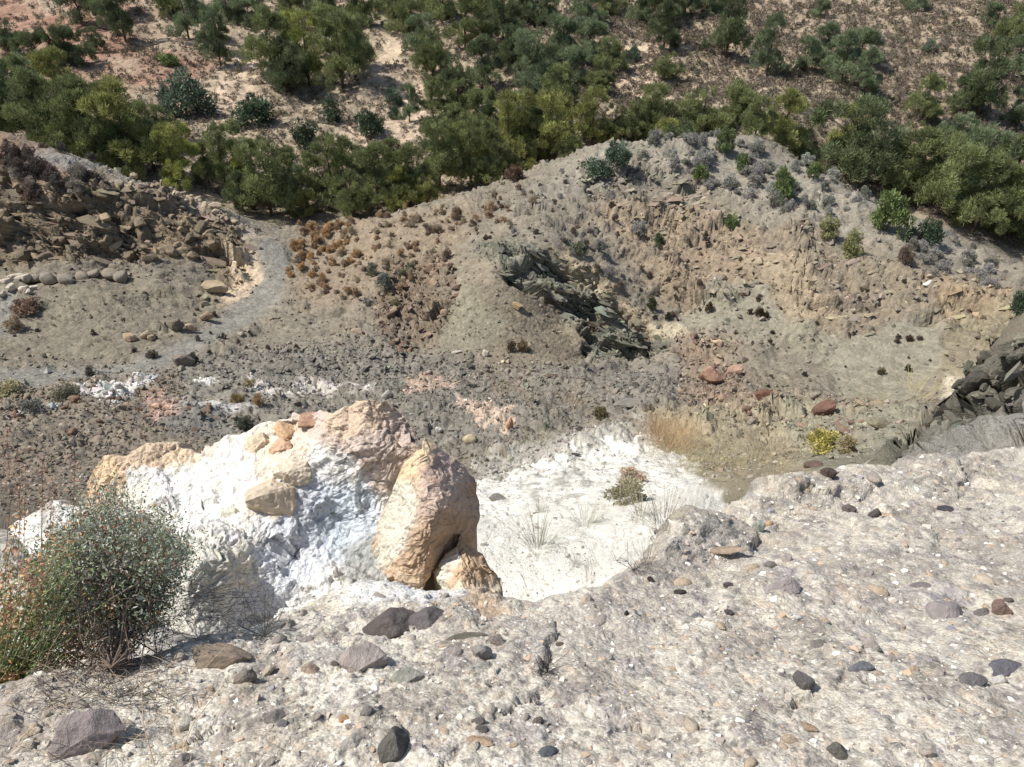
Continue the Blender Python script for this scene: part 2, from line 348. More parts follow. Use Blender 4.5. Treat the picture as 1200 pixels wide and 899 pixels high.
f1, f2, idn = cell(X[rsel] / .9, arc[rsel] / .7, 70); g1, g2, idm = cell(X[rsel] / .4, arc[rsel] / .33, 71)
#
disp[rsel] += rubble[rsel] * (.16 * idn * smooth(f2 - f1, 0, .3) + .1 * idm * smooth(g2 - g1, 0, .3)) * smooth(D[rsel], 12, 22)
# near ledge: cemented rubble, broken rim, stones set in the matrix
nsel = NEAR > .02
cvx = X[nsel] + .05 * JX[nsel]; cvy = arc[nsel] + .05 * JY[nsel]
for lamc, amp, sd_ in ((.34, .036, 83), (.12, .016, 84), (.045, .009, 85), (.02, .004, 86)):
    z1, e1 = facet(cvx / lamc, cvy / (lamc * .8), sd_, .7)
    disp[nsel] += NEAR[nsel] * amp * (z1 - .25 * smooth(e1, .1, 0)) * (.42 + .5 * smooth(PY[nsel], 680, 600)) * smooth(lamc / sp[nsel], 1.5, 3)
for lamc, amp, sd_ in ((.085, .011, 80), (.032, .006, 81)):
    f1, f2, idn = cell(X[nsel] / lamc + JX[nsel] * .6, arc[nsel] / lamc + JY[nsel] * .6, sd_)
    disp[nsel] += NEAR[nsel] * amp * (idn > .55) * (idn - .3) * smooth(f1, .55, .2)
P_PATH = [(-300, 425), (0, 432), (150, 427), (220, 397), (282, 357), (308, 325), (302, 285), (318, 275), (335, 285), (342, 320), (325, 358), (250, 405), (170, 440), (60, 452), (-300, 460)]
pathm = region(P_PATH, 7, 5, 25)
disp *= (1 - .85 * pathm)
P_WHITE = [(555, 560), (640, 545), (700, 535), (760, 520), (800, 540), (850, 590), (860, 640), (740, 760), (600, 760), (540, 640)]
whitem = region(P_WHITE, 5, 14, 5.5, 24)
disp *= (1 - .2 * whitem)
wm = whitem > .02; z1, e1 = facet(X[wm] / .5, arc[wm] / .4, 95, .5); z2, e2 = facet(X[wm] / .16, arc[wm] / .13, 96, .6); disp[wm] += whitem[wm] * (.05 * z1 + .025 * z2 - .02 * smooth(e1, .1, 0))
X += N3[..., 0] * disp; Y += N3[..., 1] * disp; Z += N3[..., 2] * disp
N3 = normals(X, Y, Z); PXd, PYd = proj(X, Y, Z)

# ------------------------------------------------------------------ what the ground is made of (its own colours)
Bse = np.zeros(X.shape + (3,))
def paint(mk, c, amt=1.0):
    k = (mk * amt)[..., None] if not np.isscalar(mk) else mk * amt
    Bse[...] = Bse * (1 - k) + np.asarray(c) * k
big1 = fbm(X, arc, 9, 4, .6, 100); med1 = fbm(X, arc, 2.2, 4, .6, 104); sm1 = fbm(X, arc, .7, 4, .6, 108)
paint(1.0, alb(134, 126, 111))
paint(smooth(big1, -.1, .5), alb(146, 136, 116), .7)
paint(smooth(med1, .1, .6), alb(118, 104, 90), .5)
far = smooth(D, 80, 92)
paint(far, alb(160, 146, 124))
paint(far * smooth(med1, -.3, .4), alb(192, 174, 148), .75)
paint(far * smooth(sm1 + med1 * .6, .0, .6), alb(112, 98, 80), .55)
paint(far * smooth(X, -18, 5) * smooth(D, 110, 130), alb(160, 140, 118), .3)
paint(region([(-300, -100), (110, -60), (175, 40), (250, 75), (200, 110), (100, 90), (-300, 90)], 30, 16, 80) * smooth(big1, -.6, .3), alb(164, 122, 102), .85)
for poly in ([(462, 35), (480, 30), (498, 42), (480, 62), (460, 85), (440, 100), (425, 95), (448, 70)], [(470, 95), (492, 100), (500, 130), (488, 165), (440, 172), (400, 160), (400, 150), (455, 152), (475, 135)],
             [(225, 140), (280, 60), (300, 75), (290, 135), (260, 165)], [(670, 0), (680, 0), (675, 22), (662, 14)], [(1120, 5), (1175, 15), (1160, 25), (1125, 20)], [(700, 60), (790, 40), (770, 120), (720, 130)]):
    paint(region(poly, 5, 14, 78), alb(206, 184, 158), .9)
# quarry, from the back forward
paint(region([(-300, 60), (0, 155), (110, 200), (130, 215), (0, 230), (-300, 230)], 8, 6, 50, 72), alb(140, 116, 96), .8)
paint(region([(40, 180), (120, 195), (90, 205), (30, 195)], 6, 4, 50, 72), alb(150, 150, 145), .7)
paint(region([(125, 200), (170, 205), (290, 255), (330, 285), (280, 275), (200, 245), (130, 225)], 7, 5, 50, 72), alb(182, 168, 148), .8)
paint(region([(-200, 160), (120, 210), (60, 220), (-200, 225)], 9, 8, 50, 72), alb(146, 126, 110), .6)
paint(region(P_CLIFF, 8, 8, 50, 72), alb(130, 116, 96), .85)
paint(region([(165, 250), (215, 245), (240, 285), (215, 310), (165, 300)], 9, 9, 50, 72), alb(150, 132, 108), .6)
paint(region([(-300, 330), (60, 328), (150, 335), (230, 345), (270, 350), (220, 395), (150, 420), (-300, 425)], 9, 8, 35, 60), alb(130, 123, 106), .8)
paint(region([(262, 290), (300, 290), (305, 325), (285, 355), (255, 355), (270, 325)], 5, 8, 35, 70), alb(204, 184, 156), .9)
paint(region([(345, 262), (470, 245), (560, 240), (520, 330), (450, 360), (345, 360)], 18, 10, 30, 75), alb(148, 130, 108), .6)
paint(region([(650, 210), (700, 178), (860, 150), (1000, 225), (1200, 315), (1100, 300), (900, 265), (820, 215), (740, 200), (690, 225), (600, 250)], 14, 7, 45, 90), alb(152, 145, 130), .8)
paint(region([(470, 285), (560, 300), (640, 360), (690, 430), (600, 445), (470, 430), (500, 370)], 16, 14, 30, 60), alb(140, 129, 110), .7)
paint(region([(500, 330), (540, 320), (590, 380), (560, 410), (500, 400)], 12, 8, 30, 60), alb(150, 146, 124), .5)
paint(region(P_MIDROCK, 8, 7, 30, 60), alb(124, 108, 92), .7)
paint(region(P_DARK, 6, 10, 30, 60), alb(128, 128, 112), .85)
paint(region([(600, 340), (700, 350), (760, 400), (700, 400), (660, 370)], 9, 7, 30, 60) * smooth(med1, 0, .3), alb(120, 100, 84), .7)
paint(region([(640, 290), (700, 310), (730, 350), (790, 405), (760, 395), (700, 345), (650, 305)], 4, 5, 30, 62), alb(178, 162, 134), .65)
paint(region(P_FOLD, 12, 16, 35, 66), alb(146, 133, 114), .75)
paint(region([(690, 250), (800, 240), (900, 280), (880, 330), (780, 360), (740, 320)], 12, 9, 40, 75), alb(152, 135, 113), .7)
paint(region([(1085, 325), (1185, 345), (1185, 380), (1110, 380)], 8, 9, 35, 66), alb(164, 144, 116), .6)
paint(region([(880, 300), (930, 300), (980, 380), (930, 390), (900, 350)], 8, 8, 35, 66), alb(176, 158, 130), .5)
paint(region([(800, 375), (830, 340), (890, 335), (925, 378), (1000, 395), (1090, 365), (1110, 420), (1060, 470), (985, 465), (970, 420), (900, 400), (820, 400)], 6, 6, 30, 55), alb(146, 140, 122), .9)
paint(region([(760, 380), (800, 382), (810, 400), (770, 400)], 4, 5, 30, 60), alb(190, 178, 150), .7)
paint(region([(1110, 365), (1260, 350), (1260, 470), (1140, 480), (1100, 450)], 8, 8, 25, 55), alb(142, 132, 108), .7)
paint(region([(1110, 435), (1140, 445), (1130, 475), (1100, 470)], 5, 5, 25, 55), alb(196, 186, 162), .8)
paint(region(P_PINK, 14, 14, 20, 55) * smooth(JZ, -.7, .3), alb(144, 124, 108), .8)
paint(region([(200, 425), (470, 400), (580, 430), (800, 430), (800, 500), (560, 530), (200, 500)], 14, 9, 20, 48), alb(130, 125, 115), .8)
paint(region([(-300, 455), (200, 430), (250, 520), (0, 600), (-300, 600)], 14, 9, 12, 40), alb(134, 123, 108), .8)
paint(region([(165, 480), (260, 485), (275, 515), (200, 510)], 8, 5, 12, 40), alb(122, 120, 114), .8)
paint(pathm, alb(138, 135, 125), .85)
paint(region([(-80, 350), (20, 352), (22, 392), (-80, 400)], 5, 4, 30, 60), alb(138, 136, 128), .7)
for poly, c in (([(85, 470), (130, 458), (178, 440), (186, 452), (150, 470), (100, 478)], (224, 220, 212)), ([(224, 449), (256, 443), (262, 453), (228, 456)], (222, 218, 210)),
                ([(285, 455), (330, 462), (400, 460), (430, 470), (350, 478), (290, 470)], (206, 198, 188)), ([(10, 487), (60, 480), (50, 492), (12, 498)], (200, 200, 195)),
                ([(200, 475), (270, 480), (310, 495), (240, 490)], (196, 192, 186)),
                ([(168, 470), (190, 468), (205, 485), (180, 490)], (186, 156, 138)), ([(475, 448), (500, 440), (535, 445), (530, 465), (480, 470)], (182, 160, 140)),
                ([(533, 472), (552, 478), (600, 488), (600, 508), (575, 508), (545, 495)], (204, 182, 160)), ([(750, 515), (790, 520), (800, 535), (760, 535)], (232, 228, 218)),
                ([(560, 540), (640, 520), (700, 520), (740, 505), (770, 515), (640, 560), (560, 575)], (172, 168, 156))):
    paint(region(poly, 3, 20, 12, 50) * smooth(JZ + .7 * JX, -.6, -.15), alb(*c), .85)
paint(region([(760, 500), (960, 490), (960, 560), (860, 600), (780, 560)], 14, 8, 8, 40), alb(160, 150, 124), .8)
paint(region([(900, 480), (1080, 480), (1070, 560), (960, 570)], 12, 9, 8, 40), alb(148, 144, 124), .7)
wn = fbm(X, arc, .5, 5, .65, 120)
paint(whitem, alb(240, 235, 222), .97)
paint(region([(600, 560), (700, 545), (740, 555), (690, 572), (620, 590)], 6, 12, 8, 30) * smooth(wn, -.2, .3), alb(156, 152, 142), .7)
paint(region([(1060, 570), (1100, 500), (1260, 440), (1260, 560), (1100, 580)], 7, 5, 4.3, 20), alb(158, 154, 145), .9)
paint(region(P_CRAG, 5, 5, 5.2, 16), alb(112, 110, 98), .8)
# whole foreground below the drop is pale too
below = smooth(D, 12, 8) * smooth(D, 1.5, 2.2) * (1 - whitem) * (PX < 1030)
paint(below, alb(205, 196, 180), .8)
# near ledge
n1 = fbm(X, arc, .35, 5, .6, 130); n2 = fbm(X, arc, .12, 5, .65, 135); n3 = fbm(X, arc, .045, 4, .7, 140)
led = NEAR
paint(led, alb(214, 205, 188))
paint(led * smooth(n1 + .4 * n2, -.1, .3), alb(186, 176, 160), .85)
paint(led * smooth(PX, 700, 330) * smooth(n2 + n1, .4, -.2), alb(240, 232, 214), .7)
paint(led * smooth(n2 + .3 * n1, .08, .4), alb(164, 153, 142), .7)
paint(led * smooth(n3 + .4 * n2, .15, .55), alb(150, 142, 132), .5)
paint(led * smooth(-n3 + .3 * n1, .15, .6), alb(240, 232, 210), .6)
f1, f2, idn = cell(X / .11 + JX * .7, arc / .085 + JY * .7, 90); g1, g2, idm = cell(X / .045 + JX, arc / .036 + JY, 91)
h1, h2, idk = cell(X / .019, arc / .016, 92)
spot = led * (idn > .72) * smooth(f1, .5, .3)
paint(spot, alb(160, 152, 150), .55)
spot = led * (idm > .7) * smooth(g1, .5, .32)
paint(spot * (idm > .86), alb(140, 132, 130), .6); paint(spot * (idm <= .86), alb(206, 186, 162), .6)
spot = led * (idk > .7) * smooth(h1, .5, .3) * smooth(.016 / px2m, 3, 6)
paint(spot * (idk > .88), alb(120, 114, 112), .7); paint(spot * (idk <= .88), alb(236, 230, 216), .5)
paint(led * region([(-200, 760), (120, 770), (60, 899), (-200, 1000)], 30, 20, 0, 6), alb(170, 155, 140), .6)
for poly, c, am in (([(400, 655), (450, 690), (520, 680), (560, 690), (500, 712), (400, 715)], (242, 240, 236), .9), ([(560, 675), (600, 720), (570, 735), (545, 700)], (214, 182, 148), .8),
                    ([(895, 665), (925, 668), (940, 690), (915, 695)], (172, 164, 166), .7), ([(1085, 690), (1115, 690), (1128, 715), (1105, 728), (1090, 715)], (160, 154, 156), .8),
                    ([(995, 730), (1025, 725), (1030, 750), (1000, 755)], (186, 178, 172), .7), ([(800, 660), (860, 640), (850, 665), (800, 690)], (190, 172, 150), .6),
                    ([(980, 680), (1010, 690), (1015, 715), (985, 705)], (196, 172, 146), .5), ([(1180, 640), (1260, 600), (1260, 760), (1190, 720)], (190, 182, 168), .5),
                    ([(740, 690), (790, 650), (850, 610), (830, 660), (790, 720), (745, 730)], (188, 178, 165), .6), ([(600, 740), (740, 700), (760, 760), (650, 790)], (190, 182, 170), .6),
                    ([(240, 880), (340, 850), (380, 899), (260, 930)], (200, 186, 165), .5)):
    paint(led * region(poly, 7, 9, 0, 5), alb(*c), am)
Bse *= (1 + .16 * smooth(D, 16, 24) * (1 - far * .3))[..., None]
m1 = fbm(X, arc, .22, 6, .72, 160); m2 = fbm(X, arc * 1.3, .06, 5, .75, 166)
paint(led * smooth(m1, .12, .34) * smooth(PX, 200, 620), alb(166, 157, 146), .6); paint(led * smooth(-m1, .14, .4), alb(238, 226, 198), .6)
paint(led * smooth(m2, .2, .5), alb(140, 132, 124), .55); paint(led * smooth(-m2, .25, .5), alb(244, 238, 222), .5)
gl = Bse.mean(-1, keepdims=True); Bse[...] = np.where(led[..., None] > .5, (Bse * .82 + gl * .18) * np.array((1.02, 1.01, .99)), Bse)
var = 1 + .16 * fbm(X, arc, .5, 4, .7, 150) * mid + .12 * n3 * led
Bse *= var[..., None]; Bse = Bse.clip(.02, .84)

# ------------------------------------------------------------------ ground objects, cut by what they are
idx = np.arange(NC * NR).reshape(NC, NR)
F = np.stack([idx[:-1, :-1], idx[1:, :-1], idx[1:, 1:], idx[:-1, 1:]], -1).reshape(-1, 4)
def fc(a): return a[:-1, :-1].ravel()
zone = np.full(len(F), 2)                      # 2 quarry
Dj = D * (1 + .03 * JX)
dropm = fc(D) 
zone[fc(Dj) < 4.6] = 0                          # ledge
zone[(fc(Dj) >= 4.6) & (fc(Dj) < 14)] = 1       # chalk slope
zone[(fc(pathm) > .5) & (fc(D) > 20)] = 3
zone[fc(Dj) > 86] = 4
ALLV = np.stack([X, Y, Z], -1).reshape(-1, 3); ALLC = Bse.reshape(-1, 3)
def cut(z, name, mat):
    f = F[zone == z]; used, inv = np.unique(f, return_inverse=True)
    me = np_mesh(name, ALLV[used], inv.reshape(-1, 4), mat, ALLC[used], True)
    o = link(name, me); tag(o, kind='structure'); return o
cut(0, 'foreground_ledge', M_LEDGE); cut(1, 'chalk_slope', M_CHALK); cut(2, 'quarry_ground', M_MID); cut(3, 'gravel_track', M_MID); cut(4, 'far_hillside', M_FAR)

# ------------------------------------------------------------------ looking things up on the ground
fpx, fpy, fD = PXd.ravel(), PYd.ravel(), Y.ravel()
Q = 3
gw, gh = 1200 // Q + 2, 900 // Q + 2
vis = np.full((gh, gw), -1, np.int64)
ok = (fpx > 0) & (fpx < 1200) & (fpy > 0) & (fpy < 900)
order = np.nonzero(ok)[0]; order = order[np.argsort(-fD[order])]
vis[(fpy[order] / Q).astype(int), (fpx[order] / Q).astype(int)] = order
visible = np.zeros(NC * NR, bool)
cellD = np.where(vis >= 0, fD[vis], 1e9)
visible[order] = fD[order] < cellD[(fpy[order] / Q).astype(int), (fpx[order] / Q).astype(int)] * 1.06 + .05
FN = N3.reshape(-1, 3)
def at(px, py):
    """ground point seen at photo pixel"""
    iy, ix = int(min(max(py, 1), 898) / Q), int(min(max(px, 1), 1198) / Q)
    for r in range(0, 8):
        sub = vis[max(0, iy - r):iy + r + 1, max(0, ix - r):ix + r + 1]; sub = sub[sub >= 0]
        if len(sub):
            v = sub[np.argmin((fpx[sub] - px) ** 2 + (fpy[sub] - py) ** 2)]; return int(v)
    return None
def behind(px, py, dmin=78):
    """ground vertex beyond dmin that lies on the line through px,py (may be hidden by the ridge); else the valley bottom"""
    j = np.argmin(np.abs(PXd - px) + 1e3 * (D < dmin) + 1e3 * (D > 260) + np.abs(PYd - py) * 1.0)
    return int(j)
area = (px2m ** 2).ravel()

ORD = ['first', 'second', 'third', 'fourth', 'fifth', 'sixth', 'seventh', 'eighth', 'ninth', 'tenth', 'eleventh', 'twelfth', 'thirteenth', 'fourteenth', 'fifteenth', 'sixteenth', 'seventeenth', 'eighteenth', 'nineteenth', 'twentieth', 'twenty-first', 'twenty-second', 'twenty-third', 'twenty-fourth', 'twenty-fifth', 'twenty-sixth', 'twenty-seventh', 'twenty-eighth', 'twenty-ninth', 'thirtieth']
def jit_rot(): return (random.uniform(-.35, .35), random.uniform(-.35, .35), random.uniform(0, 6.28))
def V3(i): return ALLV[i]
# ------------------------------------------------------------------ chalk outcrop in the foreground: solid lumps with their own relief
def lump(name, top, bot, pts, step, amp, colour, back=(1.0, 1.6), s=200, parent=None, mat=None, hole=None, craglay=.1, roughness=1.0, planes=((46, .16, .9), (420, .12, .6))):
    """rock body: front from points (photo px, py, depth), closed by flanks that run back and down"""
    P = np.array([(p[0] / 100., p[1] / 100.) for p in pts]); V = np.array([p[2] for p in pts]); Wt = tps_fit(P, V, 1e-4)
    xs = np.arange(top[0][0], top[-1][0] + .1, step); tx, ty = zip(*top); bx, by = zip(*bot)
    T = np.interp(xs, tx, ty) + 1.6 * pnoise(xs / 9, xs * 0 + s, s); B = np.interp(xs, bx, by); B = np.maximum(B, T + 2)
    nv = int(max((B - T).max() / step * 1.7, 8)); vv = np.linspace(0, 1, nv)
    GX_ = np.repeat(xs[:, None], nv, 1); GY_ = T[:, None] + (B - T)[:, None] * vv
    Dp = tps_eval(P, Wt, np.c_[GX_.ravel() / 100, GY_.ravel() / 100]).reshape(GX_.shape)
    a, sl = ray(GX_, GY_); x, y, z = a * Dp, Dp, sl * Dp
    u = x + .35 * y; v = .55 * y + .83 * z + 9.0
    Pn = np.stack([x, y, z], -1); n = np.cross(np.gradient(Pn, axis=0), np.gradient(Pn, axis=1)); n /= np.linalg.norm(n, axis=-1, keepdims=True) + 1e-9
    n *= np.where((n * Pn).sum(-1, keepdims=True) > 0, -1, 1)
    wx, wy = u + .1 * fbm(u, v, .4, 3, .5, s), v + .1 * fbm(u, v, .4, 3, .5, s + 3)
    rgl = np.random.default_rng(s); Q_ = Pn.reshape(-1, 3); nn = n.reshape(-1, 3)
    warp = Q_ + .05 * np.stack([fbm(u, v, .18, 4, .6, s + 40).ravel(), fbm(u, v, .18, 4, .6, s + 44).ravel(), fbm(u, v, .18, 4, .6, s + 48).ravel()], -1)
    for K_, tilt_, mix_ in planes:               # split the body along flat breaks: each cell is pressed onto its own plane
        sid = rgl.integers(0, len(Q_), K_); ns = nn[sid] + rgl.normal(0, tilt_, (K_, 3)); ns /= np.linalg.norm(ns, axis=1, keepdims=True)
        S_ = Q_[sid]; near_ = np.empty(len(Q_), int); Sw = warp[sid]
        for c_ in range(0, len(Q_), 20000):
            W_ = warp[c_:c_ + 20000]; near_[c_:c_ + 20000] = ((W_ ** 2).sum(1)[:, None] + (Sw ** 2).sum(1)[None] - 2 * W_ @ Sw.T).argmin(1)
        h_ = ((Q_ - S_[near_]) * ns[near_]).sum(1)
        Q_ = Q_ - ns[near_] * (np.clip(h_, -.16, .16) * mix_)[:, None]
    Pn = Q_.reshape(Pn.shape)
    d = .35 * fbm(u, v, .25, 6, .62, s + 5)
    fu, fv = wx * .8 + wy * .6, wy * .8 - wx * .6
    for L_, k_ in ((.075, .3), (.03, .14)):
        z_, e_ = facet(fu / L_, fv / (L_ * .62), s + int(L_ * 100), .9); d = d + k_ * (z_ - .3 * smooth(e_, .1, 0)) * roughness
    edge = np.minimum(smooth(vv, 0, .02), 1)[None, :] * .5 + .5
    ampf = amp(GX_, GY_) if callable(amp) else amp
    Pn = Pn + n * (d * ampf * edge)[..., None]
    cc = colour(GX_, GY_, u, v, d)
    nx, ny = GX_.shape
    # flanks
    loop = [(i, 0) for i in range(nx)] + [(nx - 1, j) for j in range(1, ny)] + [(i, ny - 1) for i in range(nx - 2, -1, -1)] + [(0, j) for j in range(ny - 2, 0, -1)]
    li = np.array([i * ny + j for i, j in loop]); lp = Pn.reshape(-1, 3)[li]; cen = lp.mean(0)
    verts = [Pn.reshape(-1, 3)]; cols = [cc.reshape(-1, 3)]; base = nx * ny; prev = li; faces = []
    id_ = np.arange(nx * ny).reshape(nx, ny)
    fr = np.stack([id_[:-1, :-1], id_[:-1, 1:], id_[1:, 1:], id_[1:, :-1]], -1).reshape(-1, 4)
    if hole is not None: fr = fr[~hole(GX_, GY_)[:-1, :-1].ravel()]
    faces.append(fr)
    outw = lp - cen; outw[:, 2] = 0; outw /= np.linalg.norm(outw, axis=1, keepdims=True) + 1e-9
    for k_, (bk, dn, ot) in enumerate(((.05, .03, -.01), (.16, .14, -.03), (.4, .45, -.07), (back[0], back[1], -.1))):
        q = lp + np.array([0, bk, -dn]) + outw * ot; q[:, 2] += .5 * dn * pnoise(lp[:, 0] * 6, lp[:, 2] * 6, s + k_) * .5
        verts.append(q); cols.append(cc.reshape(-1, 3)[li] * .95); cur = base + np.arange(len(li)); base += len(li)
        faces.append(np.stack([prev, np.roll(prev, -1), np.roll(cur, -1), cur], -1)); prev = cur
    me = np_mesh(name, np.concatenate(verts), np.concatenate(faces), mat or M_CHALK, (np.concatenate(cols) * 1.14).clip(.02, .84), True)
    return link(name, me, parent)
def mixc(a, b, t): return a * (1 - t[..., None]) + np.asarray(b) * t[..., None]
WHT, SHADE_BLU, ORG, PNK, TAN, GRY = alb(246, 242, 234), alb(214, 226, 236), alb(222, 196, 166), alb(212, 190, 174), alb(228, 212, 186), alb(172, 172, 165)
def chalk_col(gx, gy, u, v, d):
    c = np.zeros(gx.shape + (3,)) + WHT
    jx, jy = gx + 14 * fbm(u, v, .3, 5, .6, 301), gy + 12 * fbm(u, v, .3, 5, .6, 302)
    c = mixc(c, alb(236, 226, 200), smooth(fbm(u, v, .35, 5, .6, 303), 0, .4) * .7)
    top = np.interp(gx, [100, 150, 250, 320, 400, 450], [575, 540, 520, 515, 480, 470])
    c = mixc(c, alb(230, 202, 168), smooth(jy, top + 18, top + 4) * smooth(gx, 300, 200) * .9)
    for poly, cl, f, am in (([(100, 530), (130, 530), (150, 560), (130, 600), (95, 600)], alb(232, 202, 164), 8, .9),
                        ([(345, 470), (400, 462), (430, 450), (470, 450), (520, 500), (490, 550), (450, 580), (440, 600), (425, 560), (400, 530), (350, 515), (330, 500)], PNK, 8, .85),
                        ([(390, 470), (430, 455), (465, 465), (450, 500), (400, 515), (385, 500)], ORG, 6, .7),
                        ([(300, 490), (345, 490), (365, 520), (350, 560), (300, 575), (290, 540)], TAN, 12, .65),
                        ([(365, 570), (430, 565), (445, 600), (440, 660), (380, 660), (360, 620)], SHADE_BLU, 14, .8),  # blue skylit shade of the white face, painted into its colour
                        ([(340, 560), (380, 560), (390, 660), (330, 700), (300, 650)], alb(226, 232, 240), 14, .7),  # paler part of the same bluish shade, painted on the white face
                        ([(400, 640), (450, 620), (465, 660), (440, 690), (400, 680)], GRY, 8, .8),
                        ([(150, 650), (240, 620), (265, 680), (260, 750), (150, 760)], alb(206, 202, 186), 14, .7)):
        sd = polysd(jx.ravel(), jy.ravel(), poly).reshape(gx.shape); c = mixc(c, cl, smooth(sd, -f, f) * am)
    n = fbm(u, v, .06, 4, .7, 310)
    c = mixc(c, alb(170, 160, 145), smooth(n, .25, .7) * .35)
    return c
def orange_col(gx, gy, u, v, d):
    jx, jy = gx + 12 * fbm(u, v, .25, 5, .6, 321), gy + 12 * fbm(u, v, .25, 5, .6, 322)
    c = np.zeros(gx.shape + (3,)) + PNK
    c = mixc(c, alb(192, 164, 148), smooth(fbm(u, v, .3, 5, .65, 323), -.1, .35) * .7)
    c = mixc(c, alb(236, 212, 172), smooth(jx - (jy - 540) * -.35, 512, 490) * .8)
    c = mixc(c, alb(210, 180, 148), smooth(jy, 580, 630) * .8)
    c = mixc(c, alb(232, 226, 208), smooth(polysd(jx.ravel(), jy.ravel(), [(455, 560), (485, 560), (490, 610), (470, 650), (440, 680), (440, 620)]).reshape(gx.shape), -6, 6) * .9)
    c = mixc(c, alb(226, 206, 176), smooth(jy, 662, 690) * .8)
    c = mixc(c, alb(150, 118, 96), smooth(fbm(u + v, v - u, .09, 4, .7, 325), .25, .7) * .4)
    return c
chalk = empty('chalk_outcrop', (-1.6, 5.0, -5.2)); tag(chalk, 'big white and pink chalk outcrop standing below the ledge, beside the orange boulder', 'rock outcrop')
def place_child(o, p): o.matrix_parent_inverse = Matrix.Translation(-Vector(p.location)); return o
A_top = [(100, 590), (103, 566), (112, 546), (122, 533), (130, 534), (140, 536), (152, 532), (172, 519), (182, 519), (200, 514), (214, 516), (232, 517), (246, 522), (255, 516), (275, 514), (292, 510), (305, 500), (325, 491), (340, 486), (348, 484), (362, 489), (375, 480), (392, 487), (402, 480), (414, 472), (430, 469), (452, 471), (466, 477), (480, 492), (496, 512)]
A_bot = [(100, 700), (150, 790), (300, 790), (360, 760), (420, 740), (452, 700), (468, 604), (480, 566), (496, 536)]
A_pts = [(100, 590, 5.2), (100, 700, 4.6), (125, 535, 5.6), (200, 515, 5.9), (300, 503, 5.9), (350, 490, 5.8), (430, 469, 5.5), (496, 512, 5.35), (482, 530, 5.22), (455, 500, 5.38), (150, 600, 5.1), (250, 560, 5.35), (250, 600, 4.95), (330, 540, 5.3), (345, 560, 5.15),
         (360, 600, 4.95), (300, 620, 4.7), (340, 650, 4.6), (400, 560, 5.15), (425, 520, 5.22), (400, 620, 4.95), (440, 600, 4.98), (470, 560, 5.15), (440, 680, 4.45), (400, 690, 4.3), (330, 700, 4.2), (300, 700, 4.15), (270, 700, 4.05), (225, 660, 4.1), (250, 640, 4.35),
         (180, 680, 4.2), (250, 760, 3.6), (360, 760, 3.7), (290, 745, 3.9), (420, 740, 3.95), (150, 790, 3.6)]
o = lump('rock_face', A_top, A_bot, A_pts, 1.6, lambda gx, gy: .05 + .0 * gx, chalk_col, (1.0, 2.6), 200, chalk, None, None, .09); place_child(o, chalk)
orange = empty('orange_boulder', (-.55, 4.9, -5)); tag(orange, 'large cracked orange and pink boulder leaning on the chalk outcrop above the white slope', 'boulder')
B_top = [(436, 640), (446, 606), (456, 580), (466, 558), (474, 540), (482, 536), (488, 524), (498, 514), (510, 521), (520, 530), (532, 536), (544, 543), (551, 560), (557, 575), (559, 588)]
B_bot = [(436, 716), (450, 716), (480, 712), (500, 690), (515, 665), (530, 645), (545, 632), (555, 612), (559, 592)]
B_pts = [(436, 640, 4.75), (450, 600, 4.9), (466, 558, 5.0), (490, 508, 5.3), (484, 530, 5.12), (500, 530, 5.08), (520, 530, 5.25), (545, 543, 5.3), (559, 590, 5.3), (500, 560, 4.85), (520, 580, 4.75), (480, 600, 4.72), (540, 590, 4.88), (548, 615, 5.0), (500, 630, 4.5), (530, 645, 4.75), (470, 660, 4.5), (440, 700, 4.5), (500, 690, 4.4), (465, 715, 4.3)]
o = lump('rock_face', B_top, B_bot, B_pts, 1.5, .036, orange_col, (.7, 1.8), 233, orange, None, None, .07, .9, ((18, .09, .8), (150, .12, .6))); place_child(o, orange)
nub = empty('orange_nub', (-.25, 4.6, -5.2)); tag(nub, 'small orange rock knob under the overhang of the cracked boulder', 'rock')
N_top = [(500, 690), (512, 668), (524, 650), (536, 640), (546, 628), (552, 632), (560, 648), (572, 660), (581, 676), (583, 700), (592, 722)]
N_bot = [(500, 760), (592, 760)]
N_pts = [(500, 690, 4.55), (546, 628, 4.75), (560, 648, 4.75), (581, 676, 4.6), (592, 722, 4.3), (540, 670, 4.35), (560, 700, 4.15), (520, 730, 4.0), (592, 760, 4.1), (500, 760, 3.9)]
def nub_col(gx, gy, u, v, d):
    c = np.zeros(gx.shape + (3,)) + alb(210, 180, 148); c = mixc(c, alb(236, 222, 196), smooth(gy + 20 * fbm(u, v, .2, 4, .6, 331), 676, 700) * .9)
    c = mixc(c, alb(238, 232, 214), smooth(polysd((gx + 8 * fbm(u, v, .1, 4, .6, 332)).ravel(), gy.ravel(), [(500, 690), (532, 645), (540, 650), (520, 690), (505, 710)]).reshape(gx.shape), -3, 5)); return c
o = lump('rock_face', N_top, N_bot, N_pts, 1.5, .05, nub_col, (.5, 1.6), 250, nub, None, None, .05, 1.0, ((9, .2, .9), (60, .15, .6))); place_child(o, nub)
low = empty('chalk_hump', (-3.0, 5, -5)); tag(low, 'low white chalk hump behind the leafy bush at the left edge', 'rock')
L_top = [(-120, 640), (-60, 640), (0, 634), (20, 612), (45, 596), (62, 590), (80, 592), (100, 600), (118, 622)]
L_bot = [(-120, 760), (118, 760)]
L_pts = [(-120, 640, 5.2), (0, 634, 5.0), (60, 590, 5.2), (118, 622, 5.0), (118, 760, 3.8), (0, 760, 3.7), (-120, 760, 3.7), (40, 660, 4.5)]
